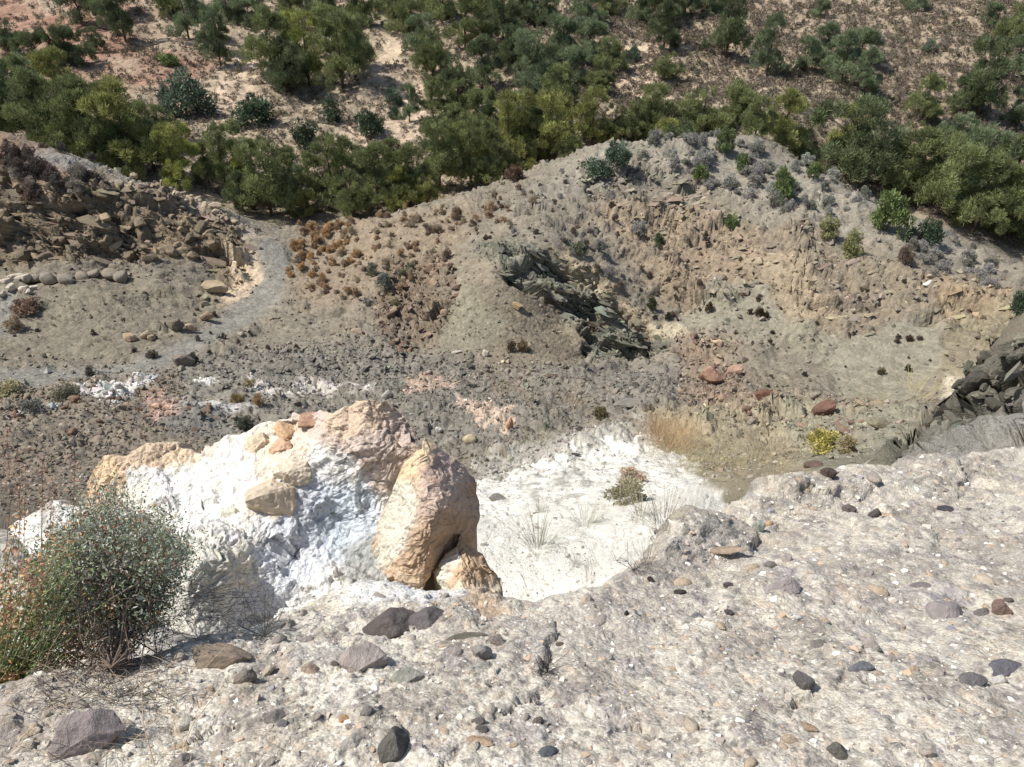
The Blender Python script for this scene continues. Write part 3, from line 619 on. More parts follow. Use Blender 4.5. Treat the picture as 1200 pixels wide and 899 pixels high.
o = lump('rock_face', L_top, L_bot, L_pts, 2.0, .05, lambda gx, gy, u, v, d: mixc(np.zeros(gx.shape + (3,)) + WHT, alb(190, 184, 172), smooth(fbm(u, v, .2, 5, .6, 341), -.1, .4)), (.8, 2.0), 260, low); place_child(o, low)

# ------------------------------------------------------------------ rocks
def rock_proto(seed, sx=1, sy=1, sz=1, n=22, rough=.12, rnd=0.0):
    rg = random.Random(seed); bm = bmesh.new()
    for i in range(n):
        v = Vector((rg.gauss(0, 1), rg.gauss(0, 1), rg.gauss(0, 1))).normalized()
        v *= rg.uniform(1 - rough * 2, 1)
        if rnd == 0: v = Vector((max(-.72, min(.72, v.x)), max(-.72, min(.72, v.y)), max(-.62, min(.62, v.z)))) * 1.3
        bm.verts.new((v.x * sx * .5, v.y * sy * .5, v.z * sz * .5))
    r = bmesh.ops.convex_hull(bm, input=bm.verts)
    bmesh.ops.delete(bm, geom=[e for e in r['geom_interior'] if isinstance(e, bmesh.types.BMVert)], context='VERTS')
    if rnd > 0:
        bmesh.ops.subdivide_edges(bm, edges=bm.edges[:], cuts=1, smooth=rnd, use_grid_fill=True)
    bmesh.ops.triangulate(bm, faces=bm.faces[:]); bmesh.ops.recalc_face_normals(bm, faces=bm.faces[:])
    me = bpy.data.meshes.new('rock'); bm.to_mesh(me); bm.free(); me.materials.append(M_ROCK)
    return me
def fine_rock(seed, sx, sy, sz, sub=3, planes=16, grain=.05, rnd=.0):
    rg = np.random.default_rng(seed); bm = bmesh.new(); bmesh.ops.create_icosphere(bm, subdivisions=sub, radius=1)
    me = bpy.data.meshes.new('rock'); bm.to_mesh(me); bm.free()
    v = np.empty(len(me.vertices) * 3, np.float32); me.vertices.foreach_get('co', v); v = v.reshape(-1, 3)
    nrm = rg.normal(0, 1, (planes, 3)); nrm /= np.linalg.norm(nrm, axis=1, keepdims=True); dd = rg.uniform(.62, .95, planes)
    q = (v @ nrm.T) / dd; r = 1 / np.maximum(q.max(1), .60)
    if rnd: r = r * (1 - rnd) + .9 * rnd
    r = r * (1 + grain * (fbm(v[:, 0] * 2 + seed, v[:, 1] * 2 + v[:, 2] * 1.7, 1.0, 4, .6, seed % 50) + .6 * fbm(v[:, 2] * 3, v[:, 0] * 3 + seed + v[:, 1], .7, 3, .6, seed % 37, True)))
    v = v * r[:, None]; v = v / (v.max(0) - v.min(0)) * np.array([sx, sy, sz]); me.vertices.foreach_set('co', v.astype(np.float32).ravel()); me.update(); me.materials.append(M_ROCK)
    if rnd: me.polygons.foreach_set('use_smooth', [True] * len(me.polygons))
    return me
ROCKS = [fine_rock(i, 1, random.uniform(.7, 1), random.uniform(.5, .85), 3, 18, .05) for i in range(12)]
SLABS = [fine_rock(40 + i, 1, random.uniform(.5, .8), random.uniform(.16, .28), 3, 18, .05) for i in range(8)]
ROUND = [fine_rock(80 + i, 1, random.uniform(.75, .95), random.uniform(.5, .8), 3, 16, .06, .45) for i in range(8)]
BIGS = [fine_rock(120 + i, 1, .85, .62, 4, 16, .06) for i in range(5)]
def mesh_arrays(me):
    if len(me.polygons) > 700: pass
    v = np.empty(len(me.vertices) * 3, np.float32); me.vertices.foreach_get('co', v)
    f = np.empty(len(me.polygons) * 3, np.int32); me.polygons.foreach_get('vertices', f); return v.reshape(-1, 3), f.reshape(-1, 3)
for me in ROUND:
    me.polygons.foreach_set('use_smooth', [True] * len(me.polygons))
def rotm(ax, ay, az):
    cx, sx_, cy, sy_, cz, sz_ = np.cos(ax), np.sin(ax), np.cos(ay), np.sin(ay), np.cos(az), np.sin(az)
    M = np.empty((len(ax), 3, 3), np.float32)
    M[:, 0, 0] = cz * cy; M[:, 0, 1] = cz * sy_ * sx_ - sz_ * cx; M[:, 0, 2] = cz * sy_ * cx + sz_ * sx_
    M[:, 1, 0] = sz_ * cy; M[:, 1, 1] = sz_ * sy_ * sx_ + cz * cx; M[:, 1, 2] = sz_ * sy_ * cx - cz * sx_
    M[:, 2, 0] = -sy_; M[:, 2, 1] = cy * sx_; M[:, 2, 2] = cy * cx
    return M
def scatter(name, protos, loc, size, colr, label, cat, mat, tilt=.6, stretch=None, up=0.0, protocol=None):
    """thousands of small things as one mesh"""
    n = len(loc); which = RNG.integers(0, len(protos), n)
    M = rotm(RNG.uniform(-tilt, tilt, n), RNG.uniform(-tilt, tilt, n), RNG.uniform(0, 6.28, n)) * size[:, None, None]
    if stretch is not None: M = M * np.array(stretch)[None, :, None]
    VV, FF, CC = [], [], []; b = 0
    for k_, pr in enumerate(protos):
        v, f = pr[0], pr[1]; s_ = which == k_
        if not s_.any(): continue
        q = np.einsum('nij,vj->nvi', M[s_], v) + loc[s_][:, None, :]
        q[..., 2] += up * size[s_][:, None]
        VV.append(q.reshape(-1, 3)); m_ = s_.sum()
        FF.append((f[None] + (np.arange(m_) * len(v))[:, None, None]).reshape(-1, f.shape[1]) + b); b += m_ * len(v)
        c = np.repeat(colr[s_][:, None, :], len(v), 1)
        if len(pr) > 2: c = c * pr[2][None]
        CC.append(c.reshape(-1, 3))
    me = np_mesh(name, np.concatenate(VV), np.concatenate(FF), mat, np.concatenate(CC))
    o = link(name, me); tag(o, label, cat, kind='stuff'); return o
RA = [mesh_arrays(rock_proto(200 + i, 1, random.uniform(.6, 1), random.uniform(.45, .8), 11)) for i in range(10)]
SA = [mesh_arrays(rock_proto(220 + i, 1, random.uniform(.5, .8), random.uniform(.2, .35), 10)) for i in range(8)]
cat_v = visible
def pick(weight, n, uniq=True):
    p = (np.maximum(weight, 0).ravel() * area * visible).astype(float); p /= p.sum(); n = int(min(n, .6 * (p > 0).sum()))
    return RNG.choice(len(p), n, replace=not uniq, p=p)
def vary(c, n, s=.15, hue=.04):
    c = np.asarray(c)[None] * (1 + RNG.normal(0, s, (n, 1))) * (1 + RNG.normal(0, hue, (n, 3))); return c.clip(.015, .8)
def ground_c(i, n, s=.2, f=1.0): return (ALLC[i] * f * (1 + RNG.normal(0, s, (n, 1))) * (1 + RNG.normal(0, .04, (n, 3)))).clip(.015, .8)
upn = lambda i, k_: ALLV[i] + FN[i] * k_[:, None]

# loose stones over the quarry (one mass) and the larger ones singly
Wrub = rubble * 1.0 + crag * (D > 25) * .5 + region(P_PINK, 10, 9, 20, 55) * 1.6 + region(P_MIDROCK, 6, 7, 30, 60) * 1.5 + .12 * (D > 20) * (D < 76) \
    + 1.3 * region([(120, 200), (190, 205), (290, 255), (280, 290), (180, 240)], 8, 8, 50, 72) + 1.2 * region([(-100, 455), (200, 430), (260, 510), (60, 600), (-100, 600)], 14, 9, 12, 40)
Wrub = Wrub * (1 - .8 * pathm) * (1 - whitem * .93) * (1 - .6 * region([(470, 285), (560, 300), (640, 360), (690, 430), (600, 430), (480, 420)], 8, 6, 30, 60)) * (1 - .9 * region([(970, 370), (1100, 365), (1110, 420), (1060, 470), (985, 465)], 8, 6, 30, 55))
i = pick(Wrub * px2m ** -1.2, 16000); sz = px2m.ravel()[i] * RNG.lognormal(math.log(3.3), .45, len(i)).clip(1.5, 13)
brt = np.where(RNG.random(len(i)) < .12, 1.35, np.where(RNG.random(len(i)) < .25, .72, 1.02))[:, None]
scatter('loose_stones', RA, upn(i, sz * .12), sz, (ground_c(i, len(i), .18) * brt), 'small loose stones strewn over the grey quarry benches and slopes', 'stones', M_ROCKV, .9)
# layered slabs in the outcrops
Wsl = region(P_DARK, 8, 12, 30, 60) * .9 + region(P_FOLD, 9, 14, 35, 66) * .3 + region(P_CLIFF, 6, 6, 50, 72) * .35 + .4 * region(P_TOPFOLD, 8, 8, 40, 75) + region(P_CRAG, 5, 5, 5.2, 16) * 2
i = pick(Wsl * px2m ** -1, 1500); sz = px2m.ravel()[i] * RNG.lognormal(math.log(6.5), .5, len(i)).clip(2.5, 22)
n = len(i)
def slabs(sel, rz, tilt, name, label):
    global SLAB_ROT
    loc = upn(i[sel], -sz[sel] * .1); m = sel.sum()
    M = rotm(RNG.normal(tilt[0], .16, m), RNG.normal(tilt[1], .14, m), RNG.normal(rz, .22, m)) * sz[sel][:, None, None]; M = M * np.array([1.7, 1.0, 1.0])[None, None, :]
    VV, FF, CC = [], [], []; b = 0; wh = RNG.integers(0, len(SA), m)
    cc = ground_c(i[sel], m, .2)
    for k_, (v, f) in enumerate(SA):
        s_ = wh == k_; q = np.einsum('nij,vj->nvi', M[s_], v) + loc[s_][:, None]
        VV.append(q.reshape(-1, 3)); FF.append((f[None] + (np.arange(s_.sum()) * len(v))[:, None, None]).reshape(-1, 3) + b); b += s_.sum() * len(v)
        CC.append(np.repeat(cc[s_][:, None], len(v), 1).reshape(-1, 3))
    o = link(name, np_mesh(name, np.concatenate(VV), np.concatenate(FF), M_ROCKV, np.concatenate(CC))); tag(o, label, 'rock layers', kind='stuff')
pxi = fpx[i]; Di = fD[i]
slabs((Di > 20) & (pxi < 400), .2, (.3, .25), 'cliff_blocks', 'jagged brown rock blocks bristling from the old quarry cliff')
slabs((Di > 20) & (pxi >= 400) & (pxi < 800) & (fpy[i] > 280), .15, (.45, .38), 'dark_strata', 'thin dark green grey rock layers breaking out of the central slope')
slabs((Di > 20) & (pxi >= 400) & ((pxi >= 800) | (fpy[i] <= 280)), -.1, (.3, -.3), 'folded_strata', 'folded tan rock layers cropping out below the right hand ridge')
slabs(Di <= 20, .7, (.5, -.5), 'crag_blocks', 'splintered dark rock blocks on the crag at the right edge')
# pebbles on the ledge
WL = led * smooth(D, 4.6, 3.8) * 1.0
i = pick(WL * px2m ** -1.0, 5200); sz = px2m.ravel()[i] * RNG.lognormal(math.log(3.6), .5, len(i)).clip(1.8, 14)
pal = np.array([alb(150, 142, 138), alb(186, 172, 156), alb(120, 116, 116), alb(226, 216, 200), alb(196, 172, 146), alb(166, 160, 164), alb(240, 236, 226)])
pc = pal[RNG.choice(7, len(i), p=[.12, .22, .03, .27, .12, .1, .14])] * (1 + RNG.normal(0, .1, (len(i), 1)))
PBA = [mesh_arrays(rock_proto(240 + i_, 1, random.uniform(.6, .95), random.uniform(.4, .6), 13, .06)) for i_ in range(10)]
scatter('pebbles', PBA, upn(i, -sz * .08), sz, pc.clip(.02, .84), 'small pebbles and grit set in the pale foreground ledge', 'pebbles', M_ROCKV, .35)
Wch = (D > 5) * (D < 20) * (PX < 1030) * (.25 + (1 - whitem))
i = pick(Wch * px2m ** -1.0, 2600); sz = px2m.ravel()[i] * RNG.lognormal(math.log(3.2), .5, len(i)).clip(1.5, 12)
scatter('slope_stones', RA, upn(i, -sz * .03), sz, (alb(*(176, 168, 156))[None] * RNG.uniform(.6, 1.4, (len(i), 1))).clip(.02, .8), 'grey and white chips lying on the chalk slope', 'stones', M_ROCKV, .5)

RSETS = {'r': ROCKS, 's': SLABS, 'o': ROUND}
def rock(px, py, wpx, hpx, c, kind, label, cat='rock', name=None, sink=.2, rz=None, group=None, var=.05, base=None, tilt=(0, 0), vid=None):
    v = at(px, py + hpx * .2) if vid is None else vid
    p = Vector(ALLV[v]) if base is None else base; u = float(p.length) / FPX
    me = random.choice(BIGS if kind == 'r' and wpx >= 24 and py > 600 else RSETS[kind]); o = link(name or {'r': 'rock', 's': 'rock_slab', 'o': 'boulder'}[kind], me)
    w_ = wpx * u * 1.08; h_ = hpx * u
    ext = max(vv.co.z for vv in me.vertices) - min(vv.co.z for vv in me.vertices)
    hz = h_ * 1.0 / ext if kind != 's' else h_ * .6 / ext
    yd = h_ * 1.5 if kind == 's' else (w_ + h_) * .5
    o.scale = (w_, max(yd, w_ * .5), hz); 
    nearf = py > 560 or (vid is not None and p.y < 4.5)
    if nearf and kind == 's': hz *= .55
    o.location = p + Vector(FN[v]) * ((h_ * (.5 - sink)) * (.5 if kind == 's' else .8) if not nearf else h_ * {'s': -.02, 'o': -.04, 'r': .06}[kind])
    o.rotation_euler = (tilt[0] + random.uniform(-.1, .1), tilt[1] + random.uniform(-.1, .1), random.uniform(-.3, .3) if rz is None else rz)
    k_ = 1 + random.uniform(-var, var); c = np.array(c) * (.75 if py > 600 else 1) + (np.array((158, 152, 146)) * .25 if py > 600 else 0); a_ = alb(*c) * k_ * np.array((1.04, 1.0, .93)); o.color = (*a_, 1)
    tag(o, label, cat, group); return o
# singled out on the ledge
for a_ in ((448, 729, 62, 32, (96, 90, 90), 'r', 'dark grey angular rock on the ledge rim, left one of a touching pair'),
           (492, 722, 46, 36, (104, 100, 106), 'r', 'dark bluish angular rock on the ledge rim, right one of a touching pair'),
           (424, 762, 50, 52, (190, 180, 176), 's', 'pale lilac flat stone just below the pair of dark rocks'),
           (476, 788, 34, 30, (166, 170, 160), 's', 'greenish grey flat stone below and right of the lilac stone'),
           (458, 870, 36, 58, (100, 100, 96), 'r', 'dark grey pointed rock standing at the bottom edge of the picture'),
           (255, 770, 60, 26, (156, 140, 126), 'r', 'brown oblong rock lying at the lip of the shaded hollow'),
           (282, 791, 22, 20, (150, 142, 132), 'r', 'small grey rock touching the lower right end of the brown oblong rock'),
           (98, 858, 60, 54, (156, 146, 148), 'r', 'mauve grey rock among dry stems in the bottom left corner'),
           (207, 893, 24, 24, (170, 164, 160), 'r', 'light grey rock cut by the bottom edge near the left corner'),
           (546, 742, 44, 12, (112, 110, 98), 's', 'narrow dark greenish sliver of rock right of the dark pair'),
           (563, 763, 22, 24, (170, 170, 168), 'r', 'grey stone with a white chip on top, in the middle of the ledge'),
           (580, 748, 20, 14, (150, 142, 138), 'r', 'small grey brown stone just above the white chipped one'),
           (640, 877, 20, 12, (92, 102, 116), 'o', 'smooth slate blue pebble near the bottom centre'),
           (558, 862, 30, 16, (196, 168, 142), 's', 'tan elongated stone near the bottom centre'),
           (563, 842, 14, 9, (110, 106, 106), 'o', 'small dark pebble above the tan elongated stone'),
           (566, 853, 13, 9, (100, 96, 96), 'o', 'small dark pebble touching the tan elongated stone'),
           (630, 842, 12, 9, (120, 114, 108), 'o', 'small brownish dark pebble right of the tan elongated stone'),
           (430, 831, 14, 14, (150, 146, 146), 'o', 'round grey pebble upper left of the dark pointed rock'),
           (403, 840, 12, 9, (216, 178, 134), 'o', 'small orange pebble left of the dark pointed rock'),
           (360, 781, 18, 16, (196, 172, 154), 'r', 'pinkish stone on the white part of the ledge, left of the lilac stone'),
           (390, 776, 10, 7, (110, 108, 104), 'o', 'small dark pebble left of the lilac stone'),
           (318, 842, 26, 18, (140, 134, 132), 'r', 'grey flat stone in the lower left of the ledge beside a pale twig'),
           (410, 868, 26, 18, (206, 200, 194), 'r', 'light grey stone beside the dark pointed rock'),
           (1178, 775, 36, 28, (104, 106, 120), 's', 'dark slate patch of stone near the right edge, larger of two'),
           (1139, 790, 28, 26, (112, 112, 120), 's', 'dark slate patch of stone near the right edge, smaller of two'),
           (1010, 778, 28, 16, (110, 114, 128), 's', 'bluish dark stone flush with the ledge, right of centre'),
           (957, 752, 18, 14, (130, 126, 124), 's', 'small grey brown stone up and left of the bluish dark stone'),
           (943, 798, 20, 20, (96, 94, 98), 'r', 'dark jagged stone with a black crack under it, right of centre'),
           (942, 846, 26, 15, (190, 164, 138), 's', 'tan flat stone near the bottom right'),
           (981, 876, 20, 22, (112, 112, 106), 'r', 'dark olive grey stone near the bottom right'),
           (991, 860, 8, 8, (244, 242, 238), 'o', 'left one of a pair of tiny white pebbles above the olive stone'),
           (1000, 861, 8, 8, (246, 244, 240), 'o', 'right one of a pair of tiny white pebbles above the olive stone'),
           (1080, 867, 7, 7, (244, 240, 236), 'o', 'tiny white pebble alone near the bottom right'),
           (1166, 797, 16, 10, (240, 240, 240), 'r', 'white chip beside the dark slate patches'),
           (933, 722, 10, 10, (235, 238, 240), 'r', 'small white chip on a grey clast right of centre'),
           (1172, 712, 14, 24, (140, 116, 108), 'r', 'reddish brown upright stone near the right edge'),
           (1180, 701, 9, 8, (104, 98, 92), 'r', 'small dark stone beside the reddish brown upright stone'),
           (1108, 711, 34, 38, (160, 154, 158), 's', 'grey flat clast in the ledge left of the reddish brown stone'),
           (1154, 717, 16, 14, (120, 116, 118), 's', 'small dark grey clast between the grey flat one and the reddish stone'),
           (1078, 683, 26, 14, (132, 126, 132), 's', 'dark mauve clast above the grey flat one'),
           (918, 682, 42, 26, (172, 164, 166), 's', 'oval lilac grey clast in the middle of the right hand ledge'),
           (904, 660, 14, 10, (140, 132, 132), 'o', 'small grey pebble above the oval lilac clast'),
           (1103, 598, 14, 8, (84, 82, 92), 'r', 'black stone lying on the pale ledge near its far rim'),
           (1020, 601, 12, 14, (80, 76, 78), 'r', 'black stone standing on the far rim of the ledge'),
           (993, 596, 14, 12, (120, 112, 112), 'r', 'dark grey stone left of the black one on the far rim'),
           (888, 614, 12, 16, (190, 206, 198), 'r', 'pale green stone on the far part of the ledge'),
           (902, 612, 10, 9, (226, 190, 150), 'o', 'small orange pebble right of the pale green stone'),
           (852, 683, 11, 8, (84, 78, 80), 'r', 'small black stone left of the oval lilac clast'),
           (852, 718, 10, 7, (84, 80, 84), 'r', 'small black stone below the other small black stone'),
           (814, 720, 16, 11, (130, 130, 140), 's', 'blue grey clast at the middle of the ledge'),
           (796, 694, 14, 9, (52, 48, 48), 'r', 'dark stone standing in for the shade of a small black hole at the ledge rim'),  # near-black stone put in for the darkness of a small hole
           (732, 716, 5, 9, (50, 46, 46), 'r', 'tiny upright black stone by the white slope'),
           (763, 677, 8, 8, (56, 50, 48), 'r', 'tiny black stone at the rim of the white slope'),
           (656, 752, 10, 6, (100, 92, 88), 'r', 'tiny dark stone above the dead black sprig'),
           (700, 762, 22, 22, (190, 186, 184), 's', 'light grey clast with a dark left edge, right of the dead sprig'),
           (1083, 880, 16, 10, (204, 194, 182), 'r', 'pale stone in the bottom right corner area'),
           (845, 640, 44, 14, (190, 170, 148), 's', 'tan flat slab near the dip of the ledge rim'),
           (870, 760, 22, 14, (196, 190, 186), 's', 'light mauve clast left of the dark jagged stone')):
    rock(*a_)
# quarry: boulder row, pile, singles
row = [(45, 326, 11, 8), (60, 326, 16, 14), (79, 327, 17, 10), (97, 322, 15, 12), (112, 322, 13, 9), (129, 321, 17, 12), (145, 325, 15, 14)]
for k_, (x_, y_, w_, h_) in enumerate(row):
    rock(x_, y_, w_, h_, (158, 150, 138), 'o', '%s rounded grey boulder from the left in the row below the quarry cliff' % ORD[k_], 'boulder', group='row of boulders below the quarry cliff', sink=.1)
for k_, (x_, y_, w_, h_) in enumerate([(8, 330, 14, 7), (18, 323, 16, 6), (30, 327, 14, 9), (14, 338, 10, 9), (24, 340, 12, 9), (33, 342, 8, 7), (38, 337, 10, 5), (5, 344, 8, 7), (40, 331, 8, 6)]):
    rock(x_, y_, w_, h_, (206, 196, 180), 'r', 'angular cream stone in the pile at the left end of the boulder row', 'rock', group='pile of cream stones', rz=random.uniform(0, 3))
for a_ in ((205, 383, 15, 16, (126, 118, 106), 'r', 'dark boulder with a black shadow on the quarry bench'),
           (153, 396, 18, 10, (176, 156, 132), 'r', 'tan boulder, leftmost of the small group on the bench'),
           (168, 393, 13, 9, (176, 160, 136), 'r', 'tan boulder, middle of the small group on the bench'),
           (177, 397, 11, 8, (166, 150, 128), 'r', 'tan boulder, rightmost of the small group on the bench'),
           (222, 384, 12, 10, (178, 160, 136), 'r', 'tan rock right of the dark shadowed boulder'),
           (238, 371, 14, 9, (168, 148, 128), 'r', 'tan rock beneath the pale cut beside the track'),
           (250, 335, 30, 22, (182, 166, 140), 's', 'tilted pale rock slab at the foot of the pale cut'),
           (215, 425, 22, 18, (138, 130, 120), 'r', 'grey boulder on the outer edge of the track'),
           (455, 463, 14, 12, (172, 170, 162), 'r', 'light grey rock just above the top of the orange boulder'),
           (383, 449, 0, 0, None, None, None), (552, 516, 15, 13, (206, 194, 164), 'o', 'round cream boulder in the dark gravel right of the orange boulder'),
           (513, 505, 9, 8, (206, 206, 202), 'r', 'small white rock in the gravel beside the orange boulder'),
           (597, 497, 9, 16, (200, 158, 138), 'r', 'pink upright rock at the end of the orange patch'),
           (733, 470, 38, 20, (136, 134, 128), 's', 'large tilted grey slab lying in the gravel right of centre'),
           (759, 476, 12, 14, (130, 126, 124), 'r', 'dark grey rock at the right end of the large tilted slab'),
           (834, 440, 26, 26, (176, 142, 124), 'r', 'pinkish boulder left of the pale seam'),
           (852, 432, 16, 16, (180, 152, 136), 'r', 'small pink boulder touching the larger pinkish one'),
           (842, 402, 12, 10, (206, 180, 158), 'r', 'cream pink rock above the pinkish boulder'),
           (895, 462, 20, 12, (128, 96, 84), 'r', 'dark red rock in the rubble at mid right'),
           (958, 482, 24, 16, (126, 98, 88), 'r', 'dark red brown rock low in the right rubble'),
           (604, 358, 12, 9, (170, 150, 120), 'r', 'tan block under the dark layered rock'),
           (738, 402, 24, 8, (178, 170, 148), 's', 'pale slab at the lower end of the dark layered rock'),
           (568, 413, 8, 9, (214, 204, 190), 'r', 'white stone at the foot of the central scree'),
           (535, 410, 14, 5, (200, 196, 186), 's', 'flat whitish stone at the foot of the central scree'),
           (647, 437, 16, 6, (112, 98, 86), 's', 'thin dark slab at the lower right of the central scree'),
           (415, 388, 14, 8, (176, 158, 138), 'r', 'tan rock on the slope left of the brown rubble'),
           (1085, 332, 12, 5, (236, 234, 228), 'r', 'white stone on top of the folded outcrop'),
           (1030, 497, 22, 12, (140, 134, 116), 'r', 'grey brown block in front of the small scree bowl'),
           (583, 581, 20, 10, (136, 134, 130), 'r', 'small dark rock lying on the white slope'),
           (672, 530, 12, 5, (80, 78, 76), 's', 'thin black slab above the white slope'),
           (795, 620, 12, 14, (150, 146, 150), 'r', 'grey rock at the right edge of the white slope'),
           (950, 545, 18, 10, (110, 96, 88), 'r', 'brown rock with a dark gap beneath it above the far rim'),
           (970, 555, 16, 12, (98, 86, 80), 'r', 'dark brown rock just above the far rim of the ledge')):
    if a_[4]: rock(*a_)
# caps of tan rock on the chalk face (their own positions on the outcrop)
def capD(px, py): return float(tps_eval(np.array([(p[0] / 100., p[1] / 100.) for p in A_pts]), CAPW, np.array([[px / 100., py / 100.]]))[0])
CAPW = tps_fit(np.array([(p[0] / 100., p[1] / 100.) for p in A_pts]), np.array([p[2] for p in A_pts]), 1e-4)
for px_, py_, w_, h_, c_, l_ in ((322, 578, 46, 42, (220, 202, 176), 'tan block overhanging the white face and casting a blue shadow'), (344, 548, 34, 30, (228, 212, 188), 'cream block above the tan overhanging one'),
                             (302, 518, 26, 24, (236, 216, 184), 'rounded cream block on the upper left of the chalk outcrop'), (330, 520, 24, 18, (222, 184, 152), 'pink block on the crest of the chalk outcrop'),
                             (338, 504, 24, 14, (220, 184, 146), 'small orange block near the top rim of the chalk outcrop'), (366, 486, 26, 12, (190, 152, 128), 'brown pink slab on the top rim of the chalk outcrop'),
                             (268, 600, 20, 22, (238, 234, 214), 'white block on the middle of the chalk face'), (318, 603, 12, 12, (232, 222, 196), 'small cream lump under the tan overhanging block'), (300, 590, 14, 12, (226, 206, 176), 'small tan lump left of the tan overhanging block')):
    a__, s__ = ray(px_, py_); d_ = capD(px_, py_); p = Vector((a__ * d_, d_, s__ * d_)); u = p.length / FPX
    o = link('rock', fine_rock(int(px_ * 7 + py_), 1, .85, .8, 4, 26, .13)); o.location = p + Vector((0, -.02, -.03)); o.scale = (w_ * u * 1.25, (w_ + h_) * u * .75, h_ * u * 1.3)
    o.rotation_euler = (.1, random.uniform(-.4, .4), random.uniform(-.4, .4)); o.color = (*alb(*c_), 1); tag(o, l_, 'rock')
# repeats told apart only by where they lie
def many_rocks(weight, n, lo, hi, kinds, label, group, cs, cat='rock', sink=.25, tilt=.3):
    for v in pick(weight, n):
        v = int(v); wp = math.exp(random.uniform(math.log(lo), math.log(hi)))
        c_ = random.choice(cs)
        rock(0, 0, wp, wp * random.uniform(.5, .8), c_, random.choice(kinds), label, cat, group=group, vid=v, rz=random.uniform(0, 6.28), sink=sink, tilt=(random.uniform(-tilt, tilt), random.uniform(-tilt, tilt)))
many_rocks(led * smooth(D, 4.4, 3.9) * px2m ** -1.6 * (PX < 620), 60, 9, 22, 'ros', 'small pale or grey stone set in the left half of the foreground ledge', 'stones in the left of the ledge', [(214, 204, 190), (190, 182, 174), (172, 166, 162), (206, 190, 170), (232, 226, 214)], sink=.62, tilt=.12)
many_rocks(led * smooth(D, 4.4, 3.9) * px2m ** -1.6 * (PX >= 620), 50, 9, 22, 'oss', 'small pale or grey stone set in the right half of the foreground ledge', 'stones in the right of the ledge', [(206, 194, 178), (190, 182, 174), (174, 166, 162), (200, 184, 164)], sink=.7, tilt=.08)
many_rocks(region(P_MIDROCK, 4, 5, 30, 60) * px2m ** -2, 45, 7, 15, 'rr', 'brown angular block in the rubble chute left of the central scree', 'blocks in the brown rubble chute', [(140, 118, 102), (116, 98, 84), (158, 140, 122)], tilt=.6)
many_rocks(region(P_PINK, 4, 5, 20, 60) * px2m ** -2, 55, 7, 17, 'rrs', 'reddish angular rock in the rubble at mid right', 'reddish rocks at mid right', [(156, 132, 116), (134, 114, 102), (166, 148, 130), (142, 136, 124)], tilt=.5)
many_rocks(region([(0, 470), (190, 440), (260, 500), (100, 540), (0, 560)], 8, 6, 12, 40) * px2m ** -2, 40, 6, 14, 'rrs', 'brown rock in the rubble left of the chalk outcrop', 'brown rubble rocks left of the outcrop', [(130, 108, 92), (108, 92, 82), (150, 134, 116)], tilt=.5)
many_rocks(region([(200, 420), (560, 415), (800, 440), (760, 520), (560, 540), (480, 470), (250, 480)], 10, 6, 15, 48) * px2m ** -2, 60, 5, 12, 'rrs', 'grey rock in the dark gravel across the quarry floor', 'rocks on the gravel floor', [(122, 118, 112), (140, 136, 128), (104, 100, 96), (160, 152, 142)], tilt=.5)
many_rocks(region(P_CLIFF, 4, 5, 50, 72) * px2m ** -2, 70, 8, 22, 'rrs', 'rugged brown block jutting from the old quarry cliff', 'blocks of the quarry cliff', [(136, 124, 106), (118, 108, 92), (160, 144, 120)], tilt=.5, sink=.35)
many_rocks(region([(125, 205), (180, 205), (285, 255), (300, 280), (200, 240)], 4, 5, 50, 72) * px2m ** -2, 28, 6, 15, 'rrs', 'pale broken rock along the crest of the quarry cliff', 'pale rocks on the cliff crest', [(196, 182, 160), (176, 162, 142)], tilt=.3)
many_rocks(region(P_CRAG, 4, 5, 5.2, 16) * px2m ** -2, 40, 9, 30, 'rrs', 'dark splintered rock of the crag at the right edge', 'rocks of the right crag', [(104, 102, 92), (130, 128, 116), (86, 84, 78)], tilt=.7, sink=.3)

# ------------------------------------------------------------------ plants
def leaf_cloud(rg, centres, per, size, stretch=(1, 1, 1), up=.4, asp=.5):
    """many small leaf quads around each centre (c, radius, tone)"""
    V_, F_, C_ = [], [], []; b = 0
    for c, r, tone in centres:
        n = per; d = rg.normal(0, 1, (n, 3)); d /= np.linalg.norm(d, axis=1, keepdims=True)
        p = c + d * r * rg.uniform(.35, 1, (n, 1)) ** .6 * np.array(stretch)
        t = d + rg.normal(0, .6, (n, 3)); t[:, 2] += up; t /= np.linalg.norm(t, axis=1, keepdims=True)
        o_ = np.cross(t, rg.normal(0, 1, (n, 3))); o_ /= np.linalg.norm(o_, axis=1, keepdims=True)
        s = size * rg.uniform(.6, 1.3, (n, 1)); a = p - o_ * s * asp * .5; b_ = p + o_ * s * asp * .5; e = p + t * s + o_ * s * asp * .25; f = p + t * s - o_ * s * asp * .25
        V_.append(np.stack([a, b_, e, f], 1).reshape(-1, 3)); F_.append((np.arange(n)[:, None] * 4 + np.arange(4)) + b); b += n * 4
        C_.append(np.repeat(tone * rg.uniform(.8, 1.2, (n, 1)) * np.ones((1, 3)), 4, 0))
    return np.concatenate(V_), np.concatenate(F_), np.concatenate(C_)
def tube(pts, rads, k=5):
    V_, F_ = [], []
    for j, (p, r) in enumerate(zip(pts, rads)):
        d = (Vector(pts[min(j + 1, len(pts) - 1)]) - Vector(pts[max(j - 1, 0)])).normalized(); s_ = d.cross(Vector((.31, .9, .2))).normalized(); t_ = d.cross(s_)
        for i_ in range(k):
            an = 6.2832 * i_ / k; V_.append(tuple(Vector(p) + (s_ * math.cos(an) + t_ * math.sin(an)) * r))
    for j in range(len(pts) - 1):
        for i_ in range(k): F_.append((j * k + i_, j * k + (i_ + 1) % k, (j + 1) * k + (i_ + 1) % k, (j + 1) * k + i_))
    return V_, F_
